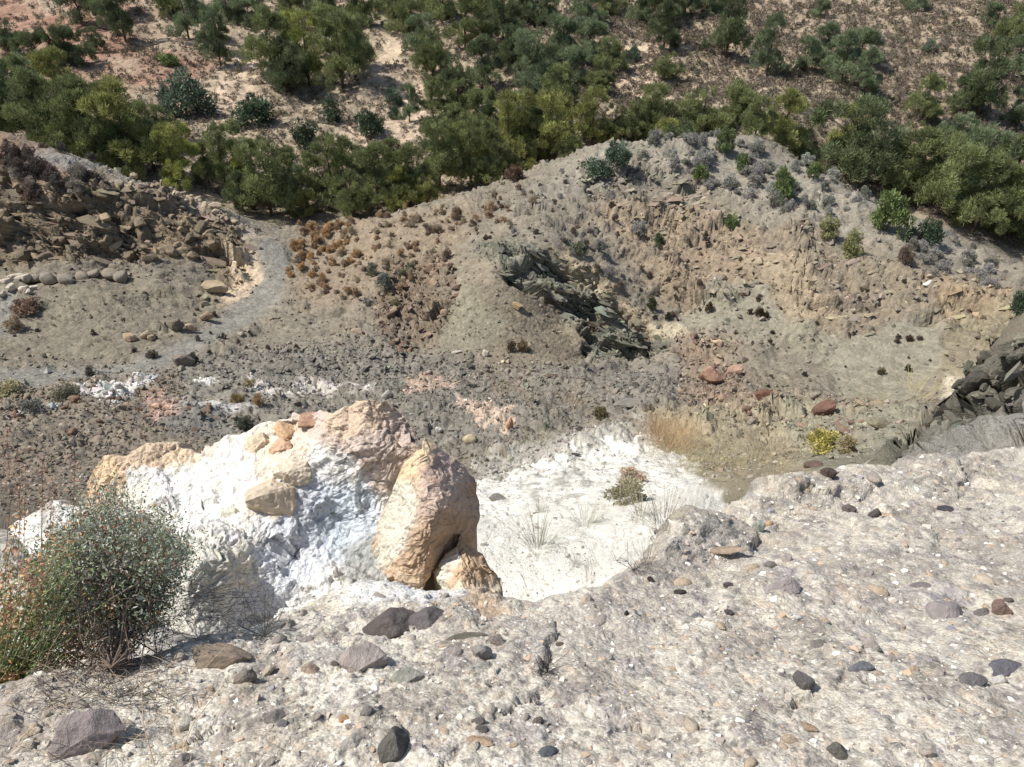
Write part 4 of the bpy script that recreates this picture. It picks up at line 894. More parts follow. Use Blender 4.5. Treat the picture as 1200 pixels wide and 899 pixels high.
def tubes_mesh(name, chains, mat, c, k=5):
    V_, F_ = [], []; b = 0
    for pts, rads in chains:
        v, f = tube(pts, rads, k); V_ += v; F_ += [tuple(q + b for q in g) for g in f]; b += len(v)
    return np_mesh(name, V_, F_, mat, np.tile(np.asarray(c, float), (len(V_), 1)))
def pine_proto(seed, tall=1.0, loose=0.0, nc=125, per=150):
    """crown about 1 wide and `tall` high above a short bole, base at the origin"""
    rg = np.random.default_rng(seed); cen = []
    lobes = [(np.array([rg.normal(0, .17), rg.normal(0, .17), .22 * tall + .6 * tall * rg.random()]), rg.uniform(.2, .34)) for _ in range(6)]
    lobes += [(np.array([0, 0, .78 * tall]), .24), (np.array([rg.normal(0, .05), 0, .34 * tall]), .42), (np.array([rg.normal(0, .15), rg.normal(0, .15), .2 * tall]), .3)]
    for q in range(nc):
        lc, lr = lobes[rg.integers(len(lobes))]
        d = rg.normal(0, 1, 3); d /= np.linalg.norm(d); d[2] = abs(d[2]) * .95 - .3
        c = lc + d * lr * rg.uniform(.6, 1.05) * np.array([1, 1, .9]); rr = math.hypot(c[0], c[1])
        lim = .5 * (1 - .55 * max(0, c[2] / tall - .5) * 2)
        if rr > lim: c[:2] *= lim / rr
        cen.append((c, rg.uniform(.042, .088) * (1 - .15 * loose), rg.uniform(.6, 1.45)))
    v, f, c = leaf_cloud(rg, cen, per, .044, (1, 1, 1.15), 1.1, .17)
    crown = np_mesh('crown', v, f, M_LEAF, c)
    ch = [([(0, 0, -.12), (.01, 0, .3 * tall), (-.01, .01, .8 * tall)], [.028, .02, .006])]
    for q in range(9):
        t = cen[rg.integers(len(cen))][0]; z0 = max(.08, t[2] - .22); ch.append(([(0, 0, z0), tuple(t * [.5, .5, 0] + [0, 0, (z0 + t[2]) / 2 + .02]), tuple(t)], [.011, .007, .003]))
    trunk = tubes_mesh('trunk', ch, M_BARK, alb(104, 88, 74))
    return crown, trunk
PINES = [pine_proto(300 + i_, t_, l_) for i_, (t_, l_) in enumerate([(1.05, 0), (1.2, 0), (.95, 0), (1.35, .5), (1.15, .5), (1.5, .5), (.85, 0), (1.1, 1)])]
PT = [1.05, 1.2, .95, 1.35, 1.15, 1.5, .85, 1.1]
def shrub_proto(seed, nc=26, per=90, size=.052, flat=.8):
    rg = np.random.default_rng(seed); cen = []
    for q in range(nc):
        d = rg.normal(0, 1, 3); d /= np.linalg.norm(d); d[2] = abs(d[2]); c = d * np.array([.33, .33, .5 * flat]) * rg.uniform(.5, 1.05); c[2] += .06
        cen.append((c, rg.uniform(.07, .13), rg.uniform(.65, 1.35)))
    return leaf_cloud(rg, cen, per, size, (1, 1, .9), .6, .45)
SHR = []
for q in range(7):
    v, f, c = shrub_proto(400 + q, flat=random.uniform(.75, 1.2)); SHR.append(np_mesh('shrub', v, f, M_LEAF, c))
SMALL = [shrub_proto(440 + q, 6, 9, .17) for q in range(8)]          # for the mass of far scrub
def pine(px, py, wpx, hpx, tone, label, vid=None, group=None, name='pine_tree', protos=None, dmin=78):
    v = vid if vid is not None else behind(px, py, dmin) if dmin else at(px, py)
    p = Vector(ALLV[v]); u = p.length / FPX; w_ = wpx * u * 1.0; h_ = hpx * u * 1.05
    k_ = min(range(len(PT)), key=lambda q: abs(PT[q] - h_ / w_) + random.uniform(0, .25)) if protos is None else random.choice(protos)
    r = empty(name, p - Vector((0, 0, .1 * w_)), (0, 0, random.uniform(0, 6.28)), (w_ * 1.06, w_ * 1.06, h_ / (PT[k_] * 1.0)))
    cr = link('crown', PINES[k_][0], r); tk = link('trunk', PINES[k_][1], r)
    c_ = {'b': (130, 132, 80), 'd': (92, 100, 70), 'm': (112, 118, 78), 'y': (136, 140, 80), 'g': (108, 118, 88), 'u': (80, 98, 76)}[tone]
    c_ = np.array(lin(c_)) / .95 * random.uniform(.9, 1.12); cr.color = (*(c_ * 1.15), 1)
    tag(r, label, 'tree', group); return r
TR = []   # (px, base py, w, h, tone)
def T(zone, *l): TR.extend((zone,) + t for t in l)
T('in the belt behind the quarry cliff', (20, 165, 50, 75, 'd'), (52, 180, 62, 85, 'm'), (68, 105, 46, 40, 'b'), (112, 195, 74, 95, 'm'), (158, 208, 90, 108, 'b'), (85, 192, 60, 70, 'm'), (208, 222, 54, 78, 'y'), (130, 205, 60, 60, 'm'),
  (5, 140, 50, 60, 'd'), (182, 200, 45, 60, 'd'), (30, 110, 40, 40, 'g'), (245, 215, 40, 50, 'm'), (-20, 170, 60, 80, 'm'))
T('on the red slope at the top left', (15, 62, 34, 36, 'd'), (43, 78, 36, 38, 'd'), (83, 76, 42, 38, 'd'), (112, 62, 26, 28, 'd'), (97, 30, 38, 42, 'g'), (148, 50, 44, 70, 'd'), (128, 20, 40, 50, 'm'), (220, 45, 40, 60, 'g'), (250, 62, 32, 50, 'd'), (258, 78, 34, 60, 'g'), (205, 18, 40, 40, 'm'))
T('in the centre belt behind the ridge', (268, 228, 56, 86, 'm'), (318, 256, 66, 98, 'm'), (296, 235, 46, 70, 'y'), (390, 240, 62, 88, 'm'), (357, 272, 36, 36, 'b'), (443, 248, 64, 84, 'm'), (415, 255, 50, 60, 'm'), (482, 240, 56, 76, 'm'), (470, 248, 44, 56, 'y'),
  (515, 222, 60, 92, 'm'), (552, 222, 60, 88, 'm'), (540, 200, 50, 60, 'y'), (595, 200, 66, 100, 'b'), (582, 215, 50, 60, 'm'), (650, 186, 62, 86, 'b'), (628, 190, 50, 66, 'm'), (693, 172, 54, 72, 'b'), (667, 195, 40, 40, 'm'),
  (620, 212, 22, 24, 'b'), (340, 250, 44, 60, 'g'), (365, 235, 46, 60, 'm'), (500, 240, 40, 46, 'b'))
T('on the slope above the centre belt', (508, 88, 46, 56, 'm'), (565, 110, 52, 66, 'd'), (537, 142, 46, 52, 'm'), (507, 140, 32, 52, 'm'), (480, 44, 46, 42, 'm'), (545, 60, 50, 60, 'm'), (590, 55, 52, 60, 'd'), (620, 100, 56, 66, 'g'), (617, 140, 52, 58, 'g'),
  (660, 70, 50, 46, 'g'), (690, 62, 42, 40, 'g'), (713, 82, 36, 40, 'm'), (655, 128, 52, 54, 'm'), (672, 100, 46, 48, 'g'), (700, 110, 40, 42, 'm'), (520, 25, 50, 40, 'm'), (570, 20, 50, 44, 'm'), (620, 30, 46, 44, 'd'), (600, 80, 46, 50, 'd'), (460, 22, 46, 40, 'm'), (497, 60, 40, 44, 'g'), (640, 30, 40, 36, 'g'), (480, 142, 26, 46, 'g'), (530, 110, 40, 46, 'd'), (688, 32, 44, 40, 'g'), (710, 20, 40, 36, 'm'))
T('in the clump left of the sandy path', (320, 92, 62, 78, 'm'), (362, 100, 62, 84, 'y'), (402, 104, 62, 88, 'm'), (425, 80, 46, 62, 'm'), (340, 108, 56, 64, 'd'), (385, 60, 56, 50, 'm'), (345, 40, 50, 44, 'm'), (300, 30, 46, 40, 'g'), (425, 30, 46, 42, 'm'), (380, 15, 46, 40, 'd'), (268, 25, 40, 36, 'g'))
T('on the dry slope at the top right', (850, 66, 48, 74, 'd'), (777, 60, 42, 54, 'd'), (897, 92, 36, 70, 'g'), (943, 84, 32, 40, 'g'), (985, 98, 44, 56, 'g'), (965, 75, 36, 44, 'g'), (1013, 112, 36, 50, 'g'), (1005, 75, 36, 40, 'g'), (1080, 146, 40, 52, 'm'), (1143, 138, 50, 84, 'd'), (1125, 135, 34, 44, 'd'),
  (1187, 50, 36, 40, 'm'), (1185, 95, 34, 46, 'g'), (1190, 150, 30, 44, 'g'), (770, 30, 46, 44, 'd'), (800, 20, 36, 34, 'g'), (782, 95, 32, 34, 'm'), (1160, 30, 24, 22, 'g'), (828, 15, 36, 30, 'g'), (960, 20, 24, 20, 'g'), (1075, 12, 28, 18, 'g'), (750, 22, 36, 34, 'g'))
T('along the crest of the right ridge', (765, 160, 62, 62, 'm'), (742, 165, 44, 52, 'm'), (798, 190, 50, 42, 'd'), (780, 178, 44, 40, 'b'), (822, 160, 56, 60, 'm'), (860, 150, 54, 48, 'm'), (885, 160, 42, 46, 'm'), (915, 180, 58, 76, 'b'), (935, 195, 40, 46, 'm'), (993, 208, 92, 96, 'd'), (1000, 190, 60, 70, 'b'))
T('in the wood down the right edge', (1050, 215, 56, 66, 'g'), (1070, 235, 66, 80, 'm'), (1095, 220, 54, 64, 'm'), (1110, 255, 70, 88, 'm'), (1140, 225, 62, 74, 'g'), (1140, 275, 66, 86, 'm'), (1175, 250, 68, 84, 'm'), (1172, 295, 64, 84, 'm'), (1200, 270, 60, 80, 'b'), (1120, 180, 46, 44, 'g'), (1205, 300, 56, 70, 'm'), (1155, 200, 44, 44, 'g'), (1230, 290, 70, 90, 'm'), (1240, 240, 60, 80, 'm'), (1260, 330, 70, 90, 'm'))
T('on the slope above the centre belt', (560, 150, 44, 50, 'm'), (640, 95, 40, 46, 'd'), (530, 165, 44, 46, 'm'), (635, 160, 44, 50, 'm'), (575, 165, 40, 48, 'd'))
T('in the belt behind the quarry cliff', (45, 140, 46, 50, 'd'), (95, 150, 50, 50, 'm'), (165, 175, 50, 56, 'm'), (10, 110, 40, 40, 'm'), (190, 165, 36, 40, 'm'))
T('in the centre belt behind the ridge', (345, 225, 44, 56, 'm'), (420, 222, 46, 56, 'd'), (460, 215, 46, 56, 'm'), (512, 195, 46, 56, 'd'), (570, 190, 46, 54, 'm'), (618, 175, 46, 56, 'm'), (285, 250, 40, 50, 'd'), (720, 165, 40, 46, 'm'))
zones = {}
TN = {'b': 'bright green', 'd': 'dark green', 'm': 'mid green', 'y': 'yellowish green', 'g': 'dusty grey green', 'u': 'bluish green'}
for t in TR: zones.setdefault((t[0], t[5]), []).append(t)
for key in zones: zones[key].sort(key=lambda t: t[1])
for z_, px_, py_, w_, h_, tn in TR:
    l = zones[(z_, tn)]; k_ = l.index((z_, px_, py_, w_, h_, tn))
    o_ = 'the only' if len(l) == 1 else 'the %s from the left of the' % ORD[k_]
    lab = ('the only %s pine %s' % (TN[tn], z_)) if len(l) == 1 else '%s %s pine from left %s' % (ORD[k_], TN[tn], z_)
    if 'crest' in z_: pine(px_, py_, w_, h_, tn, lab, group='pine trees', dmin=79)
    else: pine(px_, py_, w_, h_, tn, lab, group='pine trees', dmin=84)
# round bushes
def bush(px, py, wpx, hpx, c, label, vid=None, name='shrub', cat='shrub', group=None, dmin=None, rel=0):
    v = vid if vid is not None else (behind(px, py, dmin) if dmin else at(px, py))
    p = Vector(ALLV[v]); u = p.length / FPX
    o = link(name, random.choice(SHR)); o.location = p - Vector((0, 0, .04 * hpx * u)); o.rotation_euler = (0, 0, random.uniform(0, 6.28))
    o.scale = (wpx * u * 1.15, wpx * u * 1.15, hpx * u * 1.5); k_ = random.uniform(.88, 1.12); cl = lin(c) * k_; cl = cl * .8 + cl.mean() * .2; o.color = (*(cl * 1.12), 1); tag(o, label, cat, group); return o
DG, BG, GR, BR, RU, HE, YG, BLG = (80, 96, 68), (108, 124, 66), (150, 146, 136), (132, 112, 94), (150, 126, 98), (158, 152, 146), (140, 140, 84), (96, 112, 88)
for a_ in ((225, 138, 66, 52, BLG, 'broad bluish green bush beside the pale patch above the left belt'), (300, 148, 52, 46, DG, 'round dark green bush right of the broad bluish one'), (360, 176, 38, 36, DG, 'round dark green bush below the two pale patches'),
           (390, 144, 28, 28, DG, 'small round dark bush between the pines and the sandy path'), (433, 158, 38, 40, DG, 'round dark bush beside the loop of the sandy path'), (463, 140, 20, 16, DG, 'low dark bush inside the loop of the sandy path'),
           (198, 75, 28, 18, BG, 'low green bush alone on the red slope'), (462, 122, 24, 26, BLG, 'small green bush on the sandy strip'), (488, 132, 0, 0, None, None), (250, 82, 0, 0, None, None), (300, 30, 0, 0, None, None), (680, 40, 24, 20, BLG, 'small grey green bush under the white spot on the far slope'),
           (1090, 60, 18, 12, BLG, 'small bush high on the top right slope'), (1030, 50, 16, 10, GR, 'small grey bush on the top right slope'), (740, 75, 28, 24, BLG, 'grey green bush on the slope above the ridge')):
    if a_[4]: bush(*a_, dmin=82)
for a_ in ((600, 212, 26, 30, (112, 88, 66), 'round brown dry bush at the top of the bare ridge'), (700, 205, 42, 30, BLG, 'bluish broom bush on the crest, left one of two'), (725, 190, 38, 34, BLG, 'bluish broom bush on the crest, right one of two'),
           (1040, 275, 48, 58, BG, 'bright green young pine bush on the right ridge'), (1087, 284, 30, 38, DG, 'dark green bush right of the bright young pine'), (917, 232, 34, 42, BG, 'green bush among grey scrub on the right ridge'),
           (868, 203, 18, 32, BG, 'small upright green bush near the ridge top'), (820, 214, 24, 26, BG, 'small green bush on the left flank of the ridge top'), (850, 176, 24, 28, BG, 'small green bush at the very top of the ridge'),
           (857, 268, 20, 22, BG, 'small green bush on bare grey ground below the ridge top'), (970, 277, 26, 26, YG, 'yellow green bush next to a grey one on the ridge'), (997, 298, 28, 28, YG, 'yellow green bush left of the bright young pine foot'),
           (952, 205, 20, 22, BG, 'green bush tucked against the big dark pine'), (1057, 306, 20, 28, BR, 'brown dry bush on the bare right ridge'), (1192, 370, 26, 34, DG, 'dark green bush cut by the right edge'),
           (1062, 432, 9, 9, (60, 60, 44), 'dark round bush in the scree bowl, right one of two'), (1033, 435, 10, 9, (104, 98, 60), 'olive round bush in the scree bowl, left one of two'), (1067, 397, 11, 8, (80, 64, 52), 'brown bush at the top of the scree bowl'),
           (889, 366, 12, 14, (92, 72, 52), 'brown bush in the grey gully, largest of three'), (878, 368, 8, 8, (92, 74, 56), 'brown bush in the grey gully, leftmost of three'), (899, 371, 8, 10, (80, 66, 50), 'brown bush in the grey gully, rightmost of three'),
           (829, 363, 12, 16, (96, 78, 60), 'brown bush left of the grey gully'), (764, 360, 12, 18, (72, 82, 50), 'narrow dark green bush right of the dark layered rock'), (782, 372, 10, 12, (74, 74, 56), 'dark small bush near the narrow green one'),
           (675, 296, 26, 18, (112, 116, 84), 'grey green flat bush above the dark layered rock'), (704, 292, 16, 18, GR, 'grey bush right of the flat green one'), (713, 322, 18, 18, HE, 'lilac grey bush beside the tan seam'), (700, 315, 12, 9, (110, 100, 84), 'small brown bush beside the lilac one'),
           (773, 285, 18, 18, (84, 100, 62), 'green bush on the left flank of the folded rock'), (748, 270, 22, 20, GR, 'grey bush left of the green one on the ridge flank'), (733, 386, 0, 0, None, None),
           (449, 336, 20, 22, (120, 128, 116), 'blue grey bush on the rusty slope'), (437, 322, 16, 18, (134, 132, 112), 'grey bush beside the blue grey one on the rusty slope'), (471, 324, 16, 14, (104, 106, 78), 'olive bush on the rusty slope, left of two'), (482, 316, 14, 14, (128, 128, 98), 'olive bush on the rusty slope, right of two'),
           (464, 358, 16, 14, (140, 134, 92), 'yellowish bush above the brown rubble'), (430, 356, 14, 12, GR, 'small grey bush low on the rusty slope'), (523, 300, 12, 16, (132, 110, 82), 'brown bush at the end of the rusty slope'),
           (612, 408, 18, 16, (126, 106, 76), 'brown bush at the foot of the central scree, right of two'), (598, 408, 14, 16, (110, 92, 70), 'brown bush at the foot of the central scree, left of two'),
           (290, 503, 26, 18, (86, 88, 68), 'dark bush just above the rim of the chalk outcrop'), (216, 410, 0, 0, None, None), (178, 417, 16, 12, (92, 84, 70), 'small dark bush on the inner edge of the track'), (105, 440, 14, 12, (88, 84, 72), 'small dark bush in the middle of the track'),
           (226, 424, 16, 16, (80, 76, 68), 'dark twiggy bush on the grey boulder by the track'), (75, 465, 36, 24, (142, 136, 112), 'dry yellow grey bush below the track at the left'), (12, 470, 44, 26, (158, 150, 112), 'straw coloured bush at the left edge below the track'), (38, 482, 34, 16, (118, 116, 104), 'grey bush between the straw bushes at the left'),
           (276, 470, 18, 14, (156, 132, 84), 'ochre tuft on the chalk strip, left of two'), (303, 472, 16, 14, (160, 128, 80), 'ochre tuft on the chalk strip, right of two'), (292, 452, 18, 12, (160, 146, 104), 'straw tuft above the chalk strip'),
           (20, 385, 22, 18, (160, 140, 110), 'dry straw bush at the left edge of the bench'), (35, 365, 34, 20, (140, 112, 92), 'reddish dry bush at the left edge of the bench'),
           (965, 522, 42, 30, (170, 160, 74), 'bright yellow green bush right of the tall dry grass'), (990, 530, 28, 20, (162, 148, 104), 'dull straw bush leaning on the bright yellow green one'), (845, 440, 0, 0, None, None),
           (733, 590, 60, 46, (158, 150, 118), 'dense straw green bush on the white slope'), (738, 562, 44, 16, (170, 146, 120), 'rusty brown bush top behind the dense bush on the white slope'), (702, 490, 22, 26, (122, 112, 70), 'olive dry bush with a dark foot in the gravel'), (1110, 568, 0, 0, None, None)):
    if a_[4]: bush(*a_)
def scatter_bushes(weight, n, lo, hi, cs, label, group, far=False):
    for v in pick(weight, n):
        wp = random.uniform(lo, hi); bush(0, 0, wp, wp * random.uniform(.65, 1.0), random.choice(cs), label, vid=int(v), group=group, name='heather_shrub' if 'grey bushes' in group else 'dry_shrub' if ('above' in group or 'bench' in group or 'bare' in group) else 'rusty_shrub')
P_RIDGEH = [(690, 200), (740, 175), (850, 150), (960, 200), (1010, 225), (1010, 262), (930, 262), (860, 240), (800, 215), (740, 205)]
scatter_bushes(region(P_RIDGEH, 6, 8, 45, 82) * px2m ** -2 * smooth(JZ, -.3, .2), 95, 9, 20, [HE, GR, (150, 150, 136), (134, 134, 118), (160, 158, 146)], 'grey heather like bush on the top of the right ridge', 'grey bushes on the ridge top')
scatter_bushes(region([(1060, 270), (1130, 290), (1190, 330), (1160, 345), (1080, 325), (1060, 300)], 6, 8, 40, 82) * px2m ** -2, 34, 9, 18, [HE, GR, (130, 128, 112)], 'grey bush on the bare slope beside the right pine wood', 'grey bushes on the right slope')
scatter_bushes(region([(345, 258), (560, 240), (600, 225), (640, 230), (560, 290), (500, 330), (440, 370), (345, 340)], 10, 9, 30, 78) * px2m ** -2, 150, 5, 14, [(172, 144, 106), (164, 136, 102), (146, 122, 98), (126, 106, 88), (166, 150, 120)], 'small rusty brown bush on the slope behind the track bend', 'rusty bushes on the left of the ridge')
scatter_bushes(region([(345, 262), (400, 258), (420, 300), (380, 330), (345, 330)], 8, 8, 30, 78) * px2m ** -2, 40, 7, 15, [(184, 148, 98), (176, 144, 98)], 'orange brown bush right beside the track bend', 'orange bushes beside the track')
scatter_bushes(region([(560, 240), (700, 180), (760, 220), (900, 290), (860, 360), (760, 380), (650, 300), (560, 280)], 10, 9, 35, 80) * px2m ** -2, 70, 4, 11, [(112, 96, 80), (132, 112, 90), (96, 84, 70), HE], 'tiny dark bush on the bare middle of the ridge', 'small bushes on the bare ridge')
scatter_bushes(region([(0, 190), (60, 175), (120, 205), (110, 240), (0, 235)], 8, 9, 50, 72) * px2m ** -2, 36, 9, 22, [(120, 98, 84), (106, 92, 80), (140, 130, 118), (98, 92, 80)], 'dry brown or grey bush above the quarry cliff', 'dry bushes above the cliff')
scatter_bushes((region([(20, 335), (260, 340), (330, 330), (345, 360), (250, 400), (420, 420), (200, 460), (0, 430), (0, 380)], 10, 9, 30, 70) + region([(560, 330), (1200, 300), (1200, 460), (800, 460)], 10, 9, 30, 70) * .5) * px2m ** -2, 80, 3, 8, [(92, 78, 66), (80, 72, 62), (110, 96, 80)], 'tiny dark brown bush dotted over the quarry benches', 'tiny bushes on the benches')
# far scrub, one mass; and dry tufts on the quarry ground
n = 13500; wt = far * px2m ** -2 * (.35 + smooth(X, -10, 25)) * smooth(JZ, -.6, .25)
for poly in ([(462, 35), (498, 30), (480, 62), (440, 100), (425, 95)], [(470, 95), (500, 130), (488, 165), (400, 160), (455, 152)]): wt = wt * (1 - .9 * region(poly, 5, 5, 78))
i = pick(wt, n); n = len(i); sz = px2m.ravel()[i] * RNG.uniform(4, 10.5, n)
pal = np.array([alb(146, 132, 118), alb(126, 114, 100), alb(152, 138, 114), alb(114, 114, 90), alb(168, 154, 134)]); pc = pal[RNG.choice(5, n, p=[.32, .25, .16, .12, .15])]
scatter('hillside_scrub', [(v, f, c) for v, f, c in SMALL], ALLV[i], sz, pc, 'low grey brown scrub covering the far hillside', 'scrub', leaf_mat('scrub_leaf', False, .1), .15)
n = 3000; i = pick(((D > 18) & (D < 80)) * (1 - pathm) * px2m ** -2 * (.15 + smooth(JZ, -.1, .4)) * (1 - region([(970, 370), (1100, 365), (1110, 420), (1060, 470), (985, 465)], 8, 6, 30, 55)), n); n = len(i); sz = px2m.ravel()[i] * RNG.uniform(1.6, 5.2, n)
pal = np.array([alb(104, 90, 74), alb(132, 116, 90), alb(88, 78, 66), alb(146, 132, 104)]); pc = pal[RNG.integers(0, 4, n)]
scatter('dry_tufts', [(v, f, c) for v, f, c in SMALL], ALLV[i], sz, pc, 'tiny dry tufts dotted over the quarry ground', 'tufts', bpy.data.materials['scrub_leaf'], .15)
# grass and sprigs
def blades(n, r, h, wd, rg, lean=.35, curve=.25, root=.5):
    V_, F_, C_ = [], [], []
    az = rg.uniform(0, 6.28, n); rr = r * root * np.sqrt(rg.random(n)); ln = h * rg.uniform(.5, 1.1, n)
    base = np.c_[rr * np.cos(az), rr * np.sin(az), np.zeros(n)]; dr = np.c_[np.cos(az), np.sin(az), np.zeros(n)]
    le = rg.uniform(.05, 1, n)[:, None] * lean
    side = np.c_[-np.sin(az + rg.normal(0, .8, n)), np.cos(az), np.zeros(n)] * wd
    rows = [base + dr * ln[:, None] * (le * t + curve * t * t * le) + np.c_[np.zeros(n), np.zeros(n), ln * t] for t in (0, .5, 1)]
    v = np.stack([rows[0] - side, rows[0] + side, rows[1] + side * .8, rows[1] - side * .8, rows[2] + side * .15, rows[2] - side * .15], 1)
    f = np.array([[0, 1, 2, 3], [3, 2, 4, 5]])[None] + (np.arange(n) * 6)[:, None, None]
    c = np.repeat(rg.uniform(.7, 1.25, (n, 1, 1)) * np.ones((1, 1, 3)), 6, 1)
    return v.reshape(-1, 3), f.reshape(-1, 4), c.reshape(-1, 3)
GRS = []
for q in range(5):
    v, f, c = blades(110, 1, 1, .004, np.random.default_rng(500 + q), 1.1, 1.0, .8); GRS.append(np_mesh('grass_tuft', v, f, M_TWIG, c))
SPK = []
for q in range(4):
    v, f, c = blades(110, 1, 1, .0065, np.random.default_rng(520 + q), 1.3, .6, .4); SPK.append(np_mesh('spiky_plant', v, f, M_TWIG, c))
def grass(px, py, wpx, hpx, c, label, name='grass_tuft', cat='grass', group=None, mul=1.0, vid=None):
    v = at(px, py) if vid is None else vid; p = Vector(ALLV[v]); u = p.length / FPX; o = link(name, random.choice(SPK if name == 'tuft_plant' and py > 585 else GRS))
    o.location = p - Vector((0, 0, .03 * hpx * u)); o.rotation_euler = (random.uniform(-.08, .08), random.uniform(-.08, .08), random.uniform(0, 6.28))
    o.scale = (wpx * u * .75, wpx * u * .75, hpx * u * 1.25); o.color = (*(alb(*c) * random.uniform(.9, 1.1)), 1); tag(o, label, cat, group); return o
random.seed(11)
for k_ in range(38):
    t = random.random(); x_ = 755 + t * 185; y_ = 516 + t * 42 + random.uniform(-22, 26)
    grass(x_, y_, random.uniform(12, 34), random.uniform(9, 27), random.choice([(196, 180, 140), (180, 164, 130), (168, 150, 122), (188, 178, 134), (160, 146, 124)]), 'tuft of tall straw coloured grass in the thicket above the white slope', group='tall dry grass thicket', name='tall_grass')
for k_ in range(10): grass(random.uniform(762, 800), random.uniform(512, 530), 30, 24, (186, 148, 108), 'tuft of orange brown grass at the left end of the dry thicket', group='orange grass at the thicket end', name='tall_grass')
for a_ in ((632, 640, 40, 34, (128, 128, 104), 'spiky grey green plant alone on the white slope'), (686, 612, 36, 28, (186, 184, 164), 'pale wispy plant on the white slope, right of the spiky one'),
           (676, 662, 18, 14, (150, 148, 140), 'tiny thin plant low on the white slope'), (632, 598, 14, 22, (160, 156, 140), 'thin upright plant above the spiky one'), (780, 616, 46, 40, (150, 142, 116), 'dry brownish plant at the right edge of the white slope'), (752, 606, 36, 22, (176, 172, 146), 'pale grassy tuft beside the dense bush'),
           (758, 664, 26, 30, (150, 140, 124), 'thin dry plant where the ledge meets the white slope'), (630, 524, 36, 34, (160, 158, 104), 'yellow green tuft at the edge of the white slope'), (592, 470, 38, 22, (184, 156, 116), 'round straw tuft in the dark gravel, leftmost of two'), (665, 482, 40, 30, (176, 152, 116), 'round straw tuft in the dark gravel, right of two'),
           (805, 600, 0, 0, None, None), (660, 572, 16, 12, (150, 146, 130), 'small grey tuft at the top of the white slope'), (1065, 470, 50, 16, (190, 174, 120), 'low straw grass below the scree bowl'), (1020, 475, 30, 12, (176, 164, 116), 'sparse straw grass left below the scree bowl'), (1150, 540, 36, 10, (120, 118, 104), 'wiry grey plant on the pale slab under the right crag'),
           (800, 555, 30, 34, (168, 152, 106), 'short straw tuft at the foot of the thicket')):
    if a_[4]: grass(*a_, name='tuft_plant', cat='plant')
v_, f_, c_ = blades(300, 1, 1, .006, np.random.default_rng(77), .9, .6, .5)
# ------------------------------------------------------------------ the leafy bush by the photographer
def px3(px, py, d): a, s = ray(px, py); return np.array([a * d, d, s * d])
def branch_set(rg, root, tips, r0, wob=.03, seg=7):
    ch = []
    for t in tips:
        pts = []; mid_ = (root + t) / 2 + np.array([0, 0, -.04]) + rg.normal(0, .03, 3)
        for q in range(seg + 1):
            s = q / seg; p = root * (1 - s) ** 2 + 2 * mid_ * s * (1 - s) + t * s * s + rg.normal(0, wob, 3) * s * (1 - s); pts.append(tuple(p))
        ch.append((pts, [r0 * (1 - .8 * q / seg) for q in range(seg + 1)]))
    return ch
def leafy(rg, pts, n, size, tone=(1, 1), spread=.012, asp=.42):
    """leaves as folded diamonds standing off twigs"""
    V_, F_, C_ = [], [], []; b = 0
    P_ = np.asarray(pts); idx_ = rg.integers(0, len(P_), n); p = P_[idx_] + rg.normal(0, spread, (n, 3))
    t = rg.normal(0, 1, (n, 3)); t[:, 2] += .5; t /= np.linalg.norm(t, axis=1, keepdims=True); o_ = np.cross(t, rg.normal(0, 1, (n, 3))); o_ /= np.linalg.norm(o_, axis=1, keepdims=True)
    s = size * rg.uniform(.6, 1.4, (n, 1)); fold = np.cross(t, o_) * s * .12
    v = np.stack([p, p + t * s * .5 + o_ * s * asp * .5 + fold, p + t * s, p + t * s * .5 - o_ * s * asp * .5 + fold], 1).reshape(-1, 3)
    return v, np.arange(n)[:, None] * 4 + np.arange(4)
rg = np.random.default_rng(5)
ROOT = ALLV[at(120, 800)] + np.array([0, .05, .0])
hull = [(25, 690), (45, 635), (75, 605), (112, 572), (135, 558), (150, 585), (172, 590), (192, 592), (206, 625), (228, 640), (226, 668), (214, 700), (186, 735), (140, 762), (80, 770), (30, 750)]
tips = []
while len(tips) < 330:
    x_, y_ = rg.uniform(20, 230), rg.uniform(556, 770)
    if polysd(np.array([x_]), np.array([y_]), hull)[0] > -1: tips.append(px3(x_, y_, 1.62 + rg.uniform(-.22, .3) + (740 - y_) * .0012))
bigbush = empty('leafy_bush', ROOT); tag(bigbush, 'dense woody bush with small grey green leaves growing at the left rim of the ledge', 'bush')
ch = branch_set(rg, ROOT, tips[:70], .0026, .12)
subs = []
for q, t in enumerate(tips):
    c0 = ch[q % 70][0]; st = np.array(c0[4 + q % 3]); subs.append(([tuple(st), tuple((st + t) / 2 + rg.normal(0, .008, 3)), tuple(t)], [.0018, .0013, .0008]))
    for m_ in range(2):
        e_ = t + rg.normal(0, .03, 3); subs.append(([tuple((st + t) / 2), tuple(e_)], [.001, .0006]))
me = tubes_mesh('branches', ch + subs, M_BARK, alb(136, 120, 106), 4); o = place_child(link('branches', me, bigbush), bigbush)
tw = np.array([p for c in subs for s_ in (0, .35, .7, 1) for p in [tuple(np.array(c[0][-2]) * (1 - s_) + np.array(c[0][-1]) * s_)]])
def pyof(P): return proj(P[:, 0], P[:, 1], P[:, 2])
tx_, ty_ = pyof(tw); lowsel = ty_ < 728 - rg.uniform(-35, 35, len(tw)); tw2 = tw[lowsel]
v, f = leafy(rg, tw2, 27000, .0125, spread=.022)
cols_ = np.array([lin((166, 172, 150)), lin((134, 144, 112)), lin((196, 198, 184)), lin((106, 116, 88)), lin((176, 140, 104)), lin((180, 96, 88))])
cc = np.repeat(cols_[rg.choice(6, len(f), p=[.32, .26, .2, .15, .055, .015])], 4, 0)
o = link('leaves', np_mesh('leaves', v, f, leaf_mat('bush_leaf', False, .2), cc), bigbush); place_child(o, bigbush)
BL = bpy.data.materials['bush_leaf']
